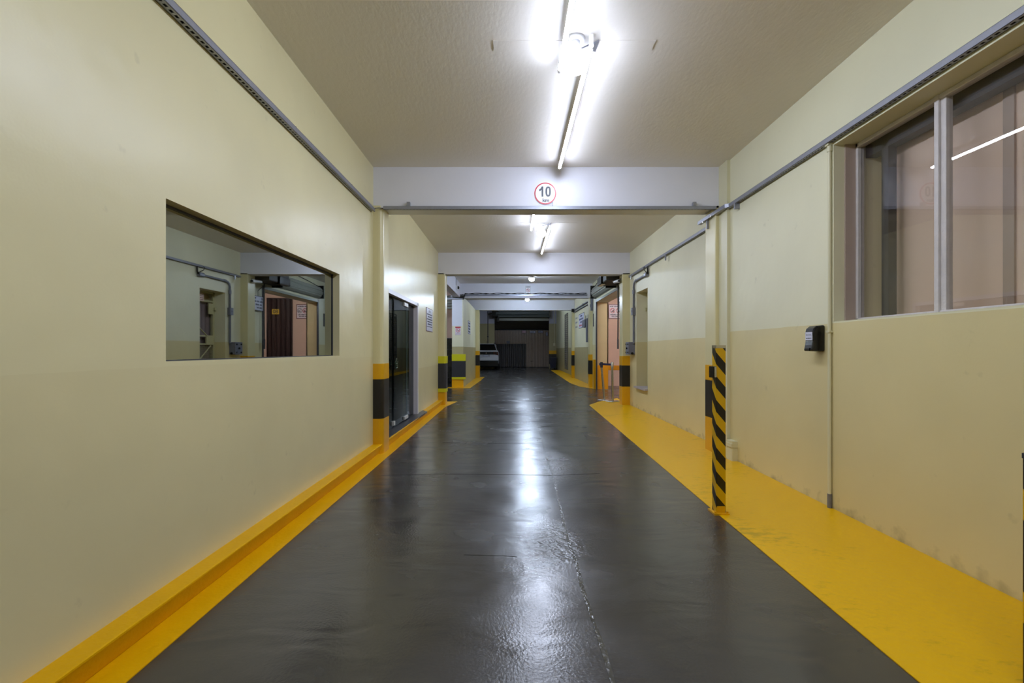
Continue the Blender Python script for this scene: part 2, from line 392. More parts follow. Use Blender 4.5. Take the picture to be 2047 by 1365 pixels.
# ------------------------------------------------------------------ mesh collector
class MB:
    def __init__(self):
        self.v = []; self.f = []; self.smooth = []
    def add(self, vs, fs, smooth=False):
        n = len(self.v)
        self.v += [tuple(p) for p in vs]
        for f in fs:
            self.f.append(tuple(i + n for i in f)); self.smooth.append(smooth)
        return self
    def box(self, x0, x1, y0, y1, z0, z1):
        x0, x1 = min(x0, x1), max(x0, x1); y0, y1 = min(y0, y1), max(y0, y1); z0, z1 = min(z0, z1), max(z0, z1)
        vs = [(x, y, z) for z in (z0, z1) for y in (y0, y1) for x in (x0, x1)]
        return self.add(vs, [(0, 2, 3, 1), (4, 5, 7, 6), (0, 1, 5, 4), (2, 6, 7, 3), (0, 4, 6, 2), (1, 3, 7, 5)])
    def rbox(self, x0, x1, y0, y1, z0, z1, r, axis='z', seg=4):
        """box with rounded edges along one axis"""
        x0, x1 = min(x0, x1), max(x0, x1); y0, y1 = min(y0, y1), max(y0, y1); z0, z1 = min(z0, z1), max(z0, z1)
        if axis == 'z': a0, a1, b0, b1, c0, c1 = x0, x1, y0, y1, z0, z1
        elif axis == 'x': a0, a1, b0, b1, c0, c1 = y0, y1, z0, z1, x0, x1
        else: a0, a1, b0, b1, c0, c1 = z0, z1, x0, x1, y0, y1
        pts = []
        for (cx, cy, s) in ((a1 - r, b1 - r, 0), (a0 + r, b1 - r, 90), (a0 + r, b0 + r, 180), (a1 - r, b0 + r, 270)):
            for i in range(seg + 1):
                t = math.radians(s + 90 * i / seg)
                pts.append((cx + r * math.cos(t), cy + r * math.sin(t)))
        def P(a, b, c):
            return (a, b, c) if axis == 'z' else ((c, a, b) if axis == 'x' else (b, c, a))
        n = len(pts)
        vs = [P(a, b, c0) for a, b in pts] + [P(a, b, c1) for a, b in pts]
        self.add(vs, [(i, (i + 1) % n, n + (i + 1) % n, n + i) for i in range(n)], False)
        return self.add(vs, [tuple(range(n - 1, -1, -1)), tuple(range(n, 2 * n))])
    def prism(self, poly, d):
        """poly: list of 3-D points (flat), extruded by vector d"""
        n = len(poly)
        vs = [Vector(p) for p in poly] + [Vector(p) + Vector(d) for p in poly]
        fs = [(i, (i + 1) % n, n + (i + 1) % n, n + i) for i in range(n)] + [tuple(range(n - 1, -1, -1)), tuple(range(n, 2 * n))]
        return self.add(vs, fs)
    def tube(self, path, r, seg=10, caps=True):
        path = [Vector(p) for p in path]
        rings = []
        up = Vector((0, 0, 1))
        for i, p in enumerate(path):
            if i == 0: t = path[1] - p
            elif i == len(path) - 1: t = p - path[i - 1]
            else: t = (path[i + 1] - p).normalized() + (p - path[i - 1]).normalized()
            t.normalize()
            a = up if abs(t.dot(up)) < 0.95 else Vector((1, 0, 0))
            u = t.cross(a).normalized(); w = t.cross(u).normalized()
            rr = r[i] if isinstance(r, (list, tuple)) else r
            rings.append([p + u * rr * math.cos(2 * math.pi * k / seg) + w * rr * math.sin(2 * math.pi * k / seg) for k in range(seg)])
        vs = [p for ring in rings for p in ring]
        fs = []
        for i in range(len(rings) - 1):
            for k in range(seg):
                fs.append((i * seg + k, i * seg + (k + 1) % seg, (i + 1) * seg + (k + 1) % seg, (i + 1) * seg + k))
        self.add(vs, fs, True)
        if caps:
            m = len(rings) - 1
            self.add(rings[0], [tuple(range(seg - 1, -1, -1))]); self.add(rings[m], [tuple(range(seg))])
        return self
    def lathe(self, c, prof, seg=20, axis='z'):
        """prof: (radius, height) pairs round a vertical axis through c"""
        vs = []; fs = []
        for (r, h) in prof:
            for k in range(seg):
                t = 2 * math.pi * k / seg
                p = (r * math.cos(t), r * math.sin(t), h)
                if axis == 'y': p = (p[0], p[2], p[1])
                if axis == 'x': p = (p[2], p[0], p[1])
                vs.append((c[0] + p[0], c[1] + p[1], c[2] + p[2]))
        for i in range(len(prof) - 1):
            for k in range(seg):
                fs.append((i * seg + k, i * seg + (k + 1) % seg, (i + 1) * seg + (k + 1) % seg, (i + 1) * seg + k))
        return self.add(vs, fs, True)
    def ring(self, O, u, v, r0, r1, n=28, lift=0.0, thick=0.002):
        O, u, v = Vector(O), Vector(u), Vector(v); w = u.cross(v).normalized()
        vs = []; fs = []
        for k in range(n):
            t = 2 * math.pi * k / n
            dv = u * math.cos(t) + v * math.sin(t)
            vs += [O + dv * r0 + w * lift, O + dv * r1 + w * lift, O + dv * r1 + w * (lift + thick), O + dv * r0 + w * (lift + thick)]
        for k in range(n):
            a, b2 = 4 * k, 4 * ((k + 1) % n)
            for j in range(4):
                fs.append((a + j, a + (j + 1) % 4, b2 + (j + 1) % 4, b2 + j))
        return self.add(vs, fs)
    def plate(self, O, u, v, x0, x1, y0, y1, lift=0.0, thick=0.002):
        O, u, v = Vector(O), Vector(u), Vector(v); w = u.cross(v).normalized()
        poly = [O + u * x + v * y + w * lift for x, y in ((x0, y0), (x1, y0), (x1, y1), (x0, y1))]
        return self.prism(poly, w * thick)

WORLD = {}

def build(name, mb, m, parent=None, origin=None, kind=None, label=None):
    me = bpy.data.meshes.new(name)
    if parent is not None:
        o0 = WORLD[parent.name]
    elif origin is not None:
        o0 = Vector(origin)
    else:
        xs = [p[0] for p in mb.v]; ys = [p[1] for p in mb.v]; zs = [p[2] for p in mb.v]
        o0 = Vector(((min(xs) + max(xs)) / 2, (min(ys) + max(ys)) / 2, min(zs)))
    me.from_pydata([tuple(Vector(p) - o0) for p in mb.v], [], mb.f)
    me.polygons.foreach_set('use_smooth', mb.smooth)
    import bmesh
    bm = bmesh.new(); bm.from_mesh(me)
    bmesh.ops.recalc_face_normals(bm, faces=bm.faces)
    bm.to_mesh(me); bm.free()
    me.materials.append(m)
    ob = bpy.data.objects.new(name, me)
    COL.objects.link(ob)
    if parent is not None:
        ob.parent = parent
    else:
        ob.location = o0
    WORLD[ob.name] = o0
    if kind: ob['kind'] = kind
    if label: ob['label'] = label
    if name.endswith('lettering'): ob['kind'] = 'stuff'
    return ob

def tag(o, label, cat, group=None, kind=None):
    o['label'] = label; o['category'] = cat
    if group: o['group'] = group
    if kind: o['kind'] = kind
    return o

def struct(name, mb, m, label, cat, parent=None):
    o = build(name, mb, m, parent)
    if parent is None:
        tag(o, label, cat, kind='structure')
    return o

def empty(name, loc, label=None, cat=None, group=None, kind=None):
    o = bpy.data.objects.new(name, None)
    COL.objects.link(o)
    o.location = loc
    o.empty_display_size = 0.1
    WORLD[o.name] = Vector(loc)
    if label: tag(o, label, cat, group, kind)
    return o

def smooth_bevel(o, w=0.004, seg=2):
    md = o.modifiers.new('soft_edges', 'BEVEL')
    md.width = w; md.segments = seg; md.limit_method = 'ANGLE'; md.angle_limit = math.radians(40)

def wall_x(mb, x_face, x_back, y0, y1, z0, z1, holes=()):
    """wall standing along Y, its room face at x_face; holes = (y0,y1,z0,z1)"""
    ys = sorted({y0, y1, *[h for q in holes for h in q[:2]]}); zs = sorted({z0, z1, *[h for q in holes for h in q[2:]]})
    def solid(i, j):
        if i < 0 or j < 0 or i >= len(ys) - 1 or j >= len(zs) - 1: return False
        cy, cz = (ys[i] + ys[i + 1]) / 2, (zs[j] + zs[j + 1]) / 2
        return not any(q[0] < cy < q[1] and q[2] < cz < q[3] for q in holes)
    for i in range(len(ys) - 1):
        for j in range(len(zs) - 1):
            if not solid(i, j): continue
            a, b2, c, d = ys[i], ys[i + 1], zs[j], zs[j + 1]
            for x in (x_face, x_back):
                mb.add([(x, a, c), (x, b2, c), (x, b2, d), (x, a, d)], [(0, 1, 2, 3)])
            for (di, dj, e) in ((-1, 0, ((a, c), (a, d))), (1, 0, ((b2, c), (b2, d))), (0, -1, ((a, c), (b2, c))), (0, 1, ((a, d), (b2, d)))):
                if not solid(i + di, j + dj):
                    (p, q), (r, s) = e
                    mb.add([(x_face, p, q), (x_face, r, s), (x_back, r, s), (x_back, p, q)], [(0, 1, 2, 3)])
    return mb

def text_into(mb, txt, O, u, v, height, lift, thick=0.002, sx=1.0, bold=0.0, align='CENTER'):
    cu = bpy.data.curves.new('lettering_curve', 'FONT')
    cu.body = txt; cu.align_x = align; cu.align_y = 'CENTER'; cu.size = 1.0; cu.offset = bold; cu.resolution_u = 3
    ob = bpy.data.objects.new('lettering_tmp', cu)
    COL.objects.link(ob)
    dg = bpy.context.evaluated_depsgraph_get()
    me = bpy.data.meshes.new_from_object(ob.evaluated_get(dg))
    O, u, v = Vector(O), Vector(u), Vector(v); w = u.cross(v).normalized()
    s = height / 0.69
    vs = [O + u * (p.co.x * s * sx) + v * (p.co.y * s) + w * (lift + thick) for p in me.vertices]
    mb.add(vs, [tuple(f.vertices) for f in me.polygons])
    bpy.data.objects.remove(ob, do_unlink=True); bpy.data.meshes.remove(me); bpy.data.curves.remove(cu)
    return mb

def scribble(mb, O, u, v, x0, x1, y, h, lift, seed):
    """a line of print too small to read: short upright marks grouped as words"""
    rnd = random.Random(seed)
    x = x0
    while x < x1 - h * 0.3:
        word = rnd.uniform(2.0, 5.5) * h
        e = min(x + word, x1)
        while x < e - h * 0.2:
            wl = rnd.uniform(0.35, 0.6) * h
            hh = h * rnd.choice((1, 1, 0.8))
            mb.plate(O, u, v, x, min(x + wl, e), y - h / 2, y - h / 2 + hh, lift, 0.001)
            x += wl + 0.16 * h
        x += 0.5 * h
    return mb

# ------------------------------------------------------------------ main dimensions (metres)
XL, XR = -1.60, 2.42
ZC = 3.306
ZB = 2.838
B1, B2, B3, B4 = 5.48, 10.31, 15.10, 20.20
BT = 0.29
Y0 = -4.6

# ------------------------------------------------------------------ floor and painted strips
floor = struct('floor', MB().box(-6.5, 6.5, Y0 - 0.3, 35, -0.2, 0.0), floor_m, 'dark grey glossy epoxy floor of the driveway', 'floor')

def floor_poly(name, pts, m, h=0.004, label=None):
    return build(name, MB().prism([(x, y, -0.01) for x, y in pts], (0, 0, h + 0.01)), m, floor, label=label)

floor_poly('yellow_strip', [(1.468, Y0), (1.468, 1.71), (1.503, 3.55), (1.673, 10.3), (2.02, 11.0), (2.60, 11.75), (2.60, 5.0), (2.50, 5.0), (2.50, Y0)], yel_scuff, label='broad yellow walkway painted along the wall with the window')
floor_poly('yellow_strip', [(-1.395, Y0), (-1.395, 5.6), (-1.45, 10.5), (-1.27, 11.0), (-1.36, 9.6), (-1.386, 5.6), (-1.386, Y0)][::-1] if False else [(-1.62, Y0), (-1.386, Y0), (-1.392, 5.6), (-1.40, 10.0), (-1.26, 11.0), (-1.62, 11.0)], yel, label='narrow yellow strip below the kerb')
floor_poly('yellow_strip', [(-2.05, 14.85), (-1.31, 14.85), (-1.22, 18.4), (-1.20, 21.0), (-1.62, 21.0), (-1.62, 15.2), (-2.05, 15.2)], yel, label='yellow patch round the foot of the wall end')
floor_poly('yellow_strip', [(2.75, 14.55), (2.45, 14.75), (2.22, 15.4), (2.09, 17.0), (2.13, 19.5), (2.2, 23.7), (2.26, 28.0), (2.85, 28.0), (2.85, 14.55)], yel, label='curved yellow strip beyond the side opening')
# slab seam, cross joints and the broken patch of screed
def strip(mb, pts, w, h):
    L_, R_ = [], []
    for i, p in enumerate(pts):
        a, b2 = Vector((*pts[max(0, i - 1)], 0)), Vector((*pts[min(len(pts) - 1, i + 1)], 0))
        d = (b2 - a).normalized(); n = Vector((-d.y, d.x, 0)) * w / 2 * random.uniform(0.6, 1.2)
        L_.append(Vector((*p, 0)) + n); R_.append(Vector((*p, 0)) - n)
    n = len(pts); vs = []
    for z in (-0.01, h):
        vs += [(q.x, q.y, z) for q in L_] + [(q.x, q.y, z) for q in R_]
    fs = []
    for i in range(n - 1):
        fs += [(2 * n + i, 2 * n + i + 1, 3 * n + i + 1, 3 * n + i), (i, i + 1, 2 * n + i + 1, 2 * n + i), (n + i, 3 * n + i, 3 * n + i + 1, n + i + 1), (i, n + i, n + i + 1, i + 1)]
    fs += [(0, 2 * n, 3 * n, n), (n - 1, 2 * n - 1, 4 * n - 1, 3 * n - 1)]
    return mb.add(vs, fs)
seam_pts = [(0.372, 1.30), (0.364, 1.71), (0.366, 1.9), (0.360, 2.07), (0.354, 2.37), (0.362, 2.71), (0.352, 3.0), (0.359, 3.34), (0.372, 3.8), (0.385, 4.2), (0.39, 4.63), (0.381, 5.4), (0.405, 6.4), (0.413, 7.55), (0.45, 8.6), (0.465, 9.83)]
build('seam', strip(MB(), seam_pts, 0.024, 0.002), seam_m, floor, label='long crooked seam filled with grey compound')
build('seam', strip(MB(), [(-1.25, 4.55), (-0.6, 4.60), (0.1, 4.57), (0.40, 4.55), (0.85, 4.62)], 0.02, 0.0015), floor_m, floor, label='cross joint in the slab')
build('seam', strip(MB(), [(-0.9, 6.15), (-0.2, 6.1), (0.42, 6.15)], 0.03, 0.0015), floor_m, floor)
build('seam', strip(MB(), [(-1.1, 9.3), (-0.3, 9.25), (0.46, 9.3)], 0.04, 0.0015), floor_m, floor)
build('seam', strip(MB(), [(-0.28, 2.80), (-0.05, 2.78), (0.03, 2.77)], 0.035, 0.0015), floor_m, floor)

# ------------------------------------------------------------------ ceiling, beams
struct('ceiling', MB().box(-6.5, 6.5, Y0 - 0.3, 20.5, ZC, ZC + 0.2), ceil_m, 'off-white plaster ceiling carrying the strip lights', 'ceiling')
struct('ceiling_back', MB().box(-6.5, 6.5, 20.5, 35, 4.1, 4.3).box(-6.5, 6.5, 20.45, 20.5, ZC, 4.3), ceil_m, 'higher dark ceiling over the far end by the car', 'ceiling')
def beam(y, x0, x1, zb, label):
    return struct('ceiling_beam', MB().box(x0, x1, y, y + BT, zb, ZC), beam_white, label, 'beam')
beam(B1, -1.62, 2.47, ZB, 'white concrete ceiling beam carrying the round 10 km sign')
beam(B2, -1.62, 2.60, ZB, 'white ceiling beam between the strip lights and the side openings')
beam(B3, -1.95, 2.70, ZB + 0.01, 'white ceiling beam carrying the small no-parking sign and cables')
beam(B4, -1.95, 2.80, 2.88, 'farthest white ceiling beam above the parked car')
struct('ceiling_beam', MB().box(-1.85, -1.65, B2 + BT, B3, 2.87, ZC), beam_white, 'white lengthwise beam over the passage with a small camera on it', 'beam')

# ------------------------------------------------------------------ walls
WIN1 = (2.197, 4.406, 1.145, 1.90)
struct('wall_left', wall_x(MB(), XL, XL - 0.3, Y0, 5.5, 0, ZC, [WIN1]), wall_left_m, 'glossy cream wall holding the reflective interior window', 'wall')
DOOR = (5.80, 8.05, 0.09, 1.98)
struct('wall_left_far', wall_x(MB(), XL, XL - 0.25, 5.6, 10.35, 0, ZC, [DOOR]), wall_left2_m, 'glossy cream wall holding the smoked glass door', 'wall')
WIN2 = (0.9, 3.575, 1.407, 2.74)
struct('wall_right', wall_x(MB(), XR, XR + 0.42, Y0, 5.6, 0, ZC, [WIN2]), wall_r1_m, 'two-tone cream wall with the large sliding window and black dispenser', 'wall')
NICHE = (8.97, 9.77, 0.454, 2.372)
struct('wall_right_middle', wall_x(MB(), 2.56, 2.90, 5.55, 10.35, 0, ZC, [NICHE]), wall_r2_m, 'two-tone cream wall with the recessed gate and conduit', 'wall')
OPEN = (11.20, 14.50, -0.05, 2.64)
struct('wall_right_opening', wall_x(MB(), 2.56, 2.92, 10.5, 15.2, -0.05, ZC, [OPEN]), wall_r2_m, 'cream wall pierced by the wide opening under the rolled shutter', 'wall')
struct('wall_right_far', wall_x(MB(), 2.66, 2.95, 15.3, 20.3, 0, ZC), wall_r3_m, 'far two-tone cream wall with the blue notice and meter box', 'wall')
struct('wall_right_end', wall_x(MB(), 2.80, 3.1, 20.4, 30.3, 0, 4.1), wall_r3_m, 'dim cream wall with the tall louvre at the far end', 'wall')
struct('wall_entrance', MB().box(-2.2, 3.2, Y0 - 0.25, Y0, 0, ZC), cream_lt, 'cream wall closing the drive behind the viewpoint', 'wall')
# wall end between the passage and the far bay (front face forms a pillar)
wl = struct('wall_left_end', MB().box(-1.907, -1.55, B3, 20.3, 0, 2.9), wall_r3_m, 'free-standing cream wall end with the no-smoking notice and foam guard', 'wall')
build('white_paint_panel', MB().box(-1.907, -1.575, B3 - 0.004, B3 + 0.01, 1.95, 2.85), beam_white, wl, label='white painted upper panel')
# passage to the left
struct('wall_passage_back', MB().box(-6.4, -1.90, 17.1, 17.3, 0, ZC), peach, 'peach wall with black tiles beyond the passage', 'wall')
pw = bpy.data.objects['wall_passage_back']
build('grout_bed', MB().box(-4.2, -1.91, 17.07, 17.1, 0, 1.62), grout, pw)
tile_mesh = None
for r in range(8):
    for c in range(7):
        x0 = -1.93 - (c + 1) * 0.322; z0 = 0.008 + r * 0.2
        t = MB().box(x0, x0 + 0.315, 17.055, 17.08, z0, z0 + 0.190)
        if tile_mesh is None:
            t0 = build('tile', t, black_tile, pw); tile_mesh = t0.data; base_xz = (x0, z0)
        else:
            o = bpy.data.objects.new('tile', tile_mesh); COL.objects.link(o); o.parent = pw
            o.location = (x0 - base_xz[0], 0, z0 - base_xz[1]); WORLD[o.name] = WORLD[pw.name]
struct('wall_passage_front', MB().box(-6.4, -1.75, 10.30, 10.58, 0, ZC), cream_lt, 'cream wall on the near side of the passage', 'wall')
struct('wall_passage_end', MB().box(-6.5, -6.3, 10.3, 20.5, 0, ZC), peach, 'peach wall at the end of the passage', 'wall')
# far bay with the car
struct('wall_car_bay', MB().box(-5.2, -5.0, 20.4, 30.2, 0, 4.1).box(-5.0, -1.6, 20.3, 20.5, 0, 4.1), cream_lt, 'cream wall beside the parked car', 'wall')
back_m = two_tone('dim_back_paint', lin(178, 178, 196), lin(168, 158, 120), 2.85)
struct('wall_back', MB().box(-5.0, -1.10, 30, 30.25, 0, 4.1).box(2.34, 2.85, 30, 30.25, 0, 4.1).box(-1.10, 2.34, 30, 30.25, 3.2, 4.1), back_m, 'far end wall around the shuttered gateway', 'wall')
bkw = bpy.data.objects['wall_back']
build('paint_band', MB().box(2.336, 2.80, 29.985, 30.1, 0.93, 1.15), yel_band, bkw)
build('paint_band', MB().box(2.336, 2.80, 29.985, 30.1, 0.3, 0.93), blk_band, bkw)
struct('wall_gate_yard', MB().box(-2.5, 4.0, 33.2, 33.4, 0, 4.1).box(-1.6, -1.4, 30.25, 33.2, 0, 4.1).box(2.7, 2.9, 30.25, 33.2, 0, 4.1), grey_plaster, 'dark grey wall behind the corrugated gate', 'wall')
# side garage behind the opening
struct('wall_side_garage', MB().box(2.92, 6.3, 15.8, 16.0, -0.05, ZC), peach, 'peach wall inside the side opening with the prohibition sign', 'wall')
gw = bpy.data.objects['wall_side_garage']
build('paint_band', MB().box(2.92, 6.3, 15.79, 15.85, 0.52, 0.68), orange_band, gw)
struct('wall_side_garage_end', MB().box(6.2, 6.4, 10.4, 16.0, -0.05, ZC), peach, 'peach end wall of the side garage', 'wall')
struct('wall_side_garage_near', MB().box(2.9, 6.3, 10.3, 10.5, -0.05, ZC), peach, 'peach near wall of the side garage', 'wall')
jb = struct('trim_1', MB().box(2.565, 2.93, 14.47, 14.52, 0, 2.64).box(2.90, 2.93, 14.47, 15.8, 0, 2.64), jamb_m, 'ochre plastered jamb on the far side of the opening', 'jamb')
build('paint_band', MB().box(2.60, 2.925, 14.462, 14.48, 0.0, 0.73), orange_band, jb)
build('guide_rail', MB().box(2.548, 2.585, 14.40, 14.47, 0, 2.72), dark, jb, label='dark steel shutter guide rail')
build('guide_rail', MB().box(2.548, 2.585, 11.21, 11.27, 0, 2.72), dark, jb)
build('paint_band', MB().box(2.50, 2.56, 14.52, 14.72, 0, 0.9), yel_band, jb)

# kerb
KT = 0.113
kerb = struct('curb_left', MB().prism([(-1.62, Y0, 0), (-1.537, Y0, 0), (-1.494, Y0, KT), (-1.62, Y0, KT)], (0, 9.0 - Y0, 0)).prism([(-1.62, 9.0, 0), (-1.537, 9.0, 0), (-1.494, 9.0, KT), (-1.62, 9.0, KT)], (0, 1.5, 0)), yel, 'low yellow kerb running along the cream wall', 'kerb')
smooth_bevel(kerb, 0.01, 2)
struct('trim_2', MB().prism([(-1.9, 5.70, 0.09), (-1.52, 5.70, 0.09), (-1.49, 8.35, 0.09), (-1.62, 8.55, 0.09), (-1.9, 8.1, 0.09)], (0, 0, 0.028)), office_floor, 'grey threshold slab in front of the glass door', 'threshold')

# ------------------------------------------------------------------ pillars
def pillar(x0, x1, y0, y1, z1, label, bands, round_r=0.02, m=None):
    p = empty('pillar', ((x0 + x1) / 2, (y0 + y1) / 2, 0), label, 'pillar', kind='structure')
    build('shaft', MB().rbox(x0, x1, y0, y1, 0, z1, round_r, 'z'), m or cream, p)
    for (nm, za, zb2, bm_, g) in bands:
        build(nm, MB().rbox(x0 - g, x1 + g, y0 - g, y1 + g, za, zb2, round_r + g, 'z'), bm_, p)
    return p
g = 0.003
pillar(-1.92, -1.487, 5.47, 5.78, 2.86, 'cream pillar with a black band beside the smoked glass door',
       [('paint_band', 0.0, 0.405, yel_band, g), ('paint_band', 0.405, 0.86, blk_band, g), ('paint_band', 0.86, 1.04, yel_band, g)], 0.05)
pillar(-1.92, -1.447, B2, B2 + BT, 2.86, 'cream pillar with foam guard before the passage opening',
       [('paint_band', 0.0, 0.28, yel_band, g), ('foam_guard', 0.28, 0.36, yel_neon, 0.018), ('foam_guard', 0.36, 0.905, blk_foam, 0.018), ('foam_guard', 0.905, 1.06, yel_neon, 0.018)], 0.03)
pillar(-1.92, -1.38, B4, B4 + BT, 2.89, 'cream pillar hiding half of the parked car',
       [('paint_band', 0.0, 0.53, yel_band, g), ('paint_band', 0.53, 0.97, blk_band, g), ('paint_band', 0.97, 1.15, yel_band, g)], 0.03)
pillar(2.345, 2.62, B1, B1 + BT, 2.86, 'cream pillar behind the striped bollard',
       [('paint_band', 0.0, 0.40, yel_band, g), ('paint_band', 0.40, 0.84, blk_band, g), ('paint_band', 0.84, 1.02, yel_band, g)], 0.012)
pillar(2.395, 2.70, B2, B2 + BT, 2.86, 'cream pillar beside the steel queue posts',
       [('paint_band', 0.0, 0.40, yel_band, g), ('paint_band', 0.40, 0.86, blk_band, g), ('paint_band', 0.86, 1.065, yel_band, g)], 0.012)
pillar(2.46, 2.70, B3, B3 + BT, 2.87, 'cream pillar under the end of the rolled shutter',
       [('paint_band', 0.0, 0.42, yel_band, g), ('paint_band', 0.42, 0.86, blk_band, g), ('paint_band', 0.86, 1.05, yel_band, g)], 0.012)
pillar(2.55, 2.85, B4, B4 + BT, 2.89, 'farthest cream pillar beside the blue notice',
       [('paint_band', 0.0, 0.53, yel_band, g), ('paint_band', 0.53, 0.97, blk_band, g), ('paint_band', 0.97, 1.15, yel_band, g)], 0.012)
struct('trim_3', MB().box(2.385, 2.5, 5.27, B1, 0, ZC), cream_lt, 'shallow cream pilaster next to the speed sign beam', 'pilaster')
# foam guard on the wall end
for za, zb2, m_ in ((0.26, 0.335, yel_neon), (0.335, 0.845, blk_foam), (0.845, 1.06, yel_neon)):
    build('foam_guard', MB().box(-1.91, -1.47, B3 - 0.03, B3 - 0.002, za, zb2).box(-1.548, -1.50, B3 - 0.005, B3 + 0.22, za, zb2), m_, wl)
build('paint_band', MB().box(-1.91, -1.546, B3 - 0.006, B3 + 0.1, 0, 0.26), yel_band, wl)
# painted cover at the foot of the pilaster
bx = struct('trim_4', MB().rbox(2.36, 2.43, 5.10, 5.24, 0.0, 0.215, 0.008, 'z').rbox(2.352, 2.43, 5.095, 5.245, 0.15, 0.19, 0.006, 'z'), cream_lt, 'small cream cover box at the foot of the wall behind the bollard', 'cover box')

# ------------------------------------------------------------------ window 1 (reflective pane in the left wall)
w1 = empty('window_1', (XL - 0.05, 3.3, 1.145), 'wide reflective interior window in the glossy cream wall', 'window', kind='structure')
build('pane', MB().box(-1.675, -1.667, WIN1[0] - 0.01, WIN1[1] + 0.01, WIN1[2] - 0.01, WIN1[3] + 0.01), mirror_film, w1)
build('window_frame', MB().box(-1.690, -1.660, WIN1[0], WIN1[1], WIN1[3] - 0.012, WIN1[3]).box(-1.690, -1.660, WIN1[0], WIN1[1], WIN1[2], WIN1[2] + 0.006)
      .box(-1.690, -1.660, WIN1[1] - 0.008, WIN1[1], WIN1[2], WIN1[3]).box(-1.690, -1.660, WIN1[0], WIN1[0] + 0.008, WIN1[2], WIN1[3]), dark, w1)

# ------------------------------------------------------------------ window 2 (sliding window in the right wall)
w2 = empty('window_2', (2.6, 2.2, 1.407), 'large white-framed sliding window with added brown boarding behind the panes', 'window', kind='structure')
XF = 2.575
ya, yb, za, zb = WIN2
build('reveal_board', MB().box(2.50, 2.60, yb - 0.012, yb - 0.001, za, zb), pinkish, w2)
fr = MB().box(XF, XF + 0.05, yb - 0.035, yb - 0.012, za, zb)
fr.box(XF, XF + 0.05, ya, yb - 0.012, zb - 0.03, zb).box(XF, XF + 0.05, ya, yb - 0.012, za, za + 0.03).box(XF, XF + 0.05, ya, ya + 0.03, za, zb)
fo = build('window_frame', fr, white_old, w2)
smooth_bevel(fo, 0.004)
mull = [2.86, 2.15, 1.45]
for ym in mull:
    o = build('mullion', MB().box(XF - 0.006, XF + 0.055, ym + 0.004, ym + 0.034, za + 0.001, zb - 0.001).box(XF + 0.008, XF + 0.05, ym - 0.032, ym + 0.004, za + 0.02, zb - 0.02), white_old, w2)
    smooth_bevel(o, 0.003)
edges = [yb - 0.035] + mull + [ya + 0.03]
for i in range(4):
    build('pane', MB().box(XF + 0.026, XF + 0.030, edges[i + 1] + (0.02 if i < 3 else 0), edges[i] - (0.03 if i else 0), za + 0.025, zb - 0.025), clear_glass, w2)
build('backing', MB().box(2.78, 2.80, ya, yb - 0.001, za - 0.0, zb), pane_backing, w2)  # added sheet, coloured for the reflected wall and the curtain inside
build('inner_post', MB().box(2.66, 2.72, 3.36, 3.42, za, zb), dark, w2, label='dark steel post behind the first pane')
build('inner_post', MB().box(2.768, 2.779, 2.62, 2.68, za, zb), pinkish, w2)
build('inner_rail', MB().box(2.66, 2.74, ya, yb - 0.001, zb - 0.10, zb), dark, w2)
build('sill', MB().box(XR + 0.002, XF, ya, yb - 0.001, za, za + 0.006), cream_lt, w2)

# ------------------------------------------------------------------ door 1 (smoked glass)
d1 = empty('door_1', (-1.66, 7.0, 0.118), 'smoked glass entrance door in a white metal frame', 'door', kind='structure')
f1 = MB().box(-1.70, XL + 0.012, 8.00, 8.06, 0.10, 1.99).box(-1.70, XL + 0.012, 5.79, 8.06, 1.935, 1.99)
build('door_frame', f1, white_al, d1)
build('fixed_pane', MB().box(-1.665, -1.655, 5.80, 6.585, 0.12, 1.935), door_glass, d1)
leaf = build('door_leaf', MB().box(-1.652, -1.642, 6.60, 7.43, 0.13, 1.925), door_glass, d1, label='smoked glass leaf')
build('hinge', MB().rbox(-1.672, -1.622, 7.20, 7.435, 0.135, 0.185, 0.008, 'y'), pale_hinge, leaf)
build('hinge', MB().rbox(-1.672, -1.622, 7.18, 7.435, 1.86, 1.92, 0.008, 'y'), pale_hinge, leaf)
build('lock', MB().rbox(-1.675, -1.628, 6.56, 6.63, 0.15, 0.21, 0.006, 'y'), pale_hinge, leaf)
hl = MB()
hp = [(-1.605 + 0.0, 6.60 + 0.045 * math.cos(t), 1.01 + 0.065 * math.sin(t)) for t in [2 * math.pi * k / 20 for k in range(21)]]
hl.tube(hp, 0.009, 8)
hl.tube([(-1.642, 6.60, 1.01), (-1.605, 6.60, 1.01)], 0.008, 8).tube([(-1.605, 6.56, 1.01), (-1.605, 6.645, 1.01)], 0.006, 8)
build('handle', hl, green_glass, leaf, label='oval green glass pull handle')
build('glass_edge', MB().box(-1.654, -1.640, 7.428, 7.436, 0.13, 1.925), mat('pale_glass_edge', lin(120, 140, 134), 0.2), leaf)
build('side_pane', MB().box(-1.668, -1.660, 7.45, 8.0, 0.12, 1.935), door_glass, d1)
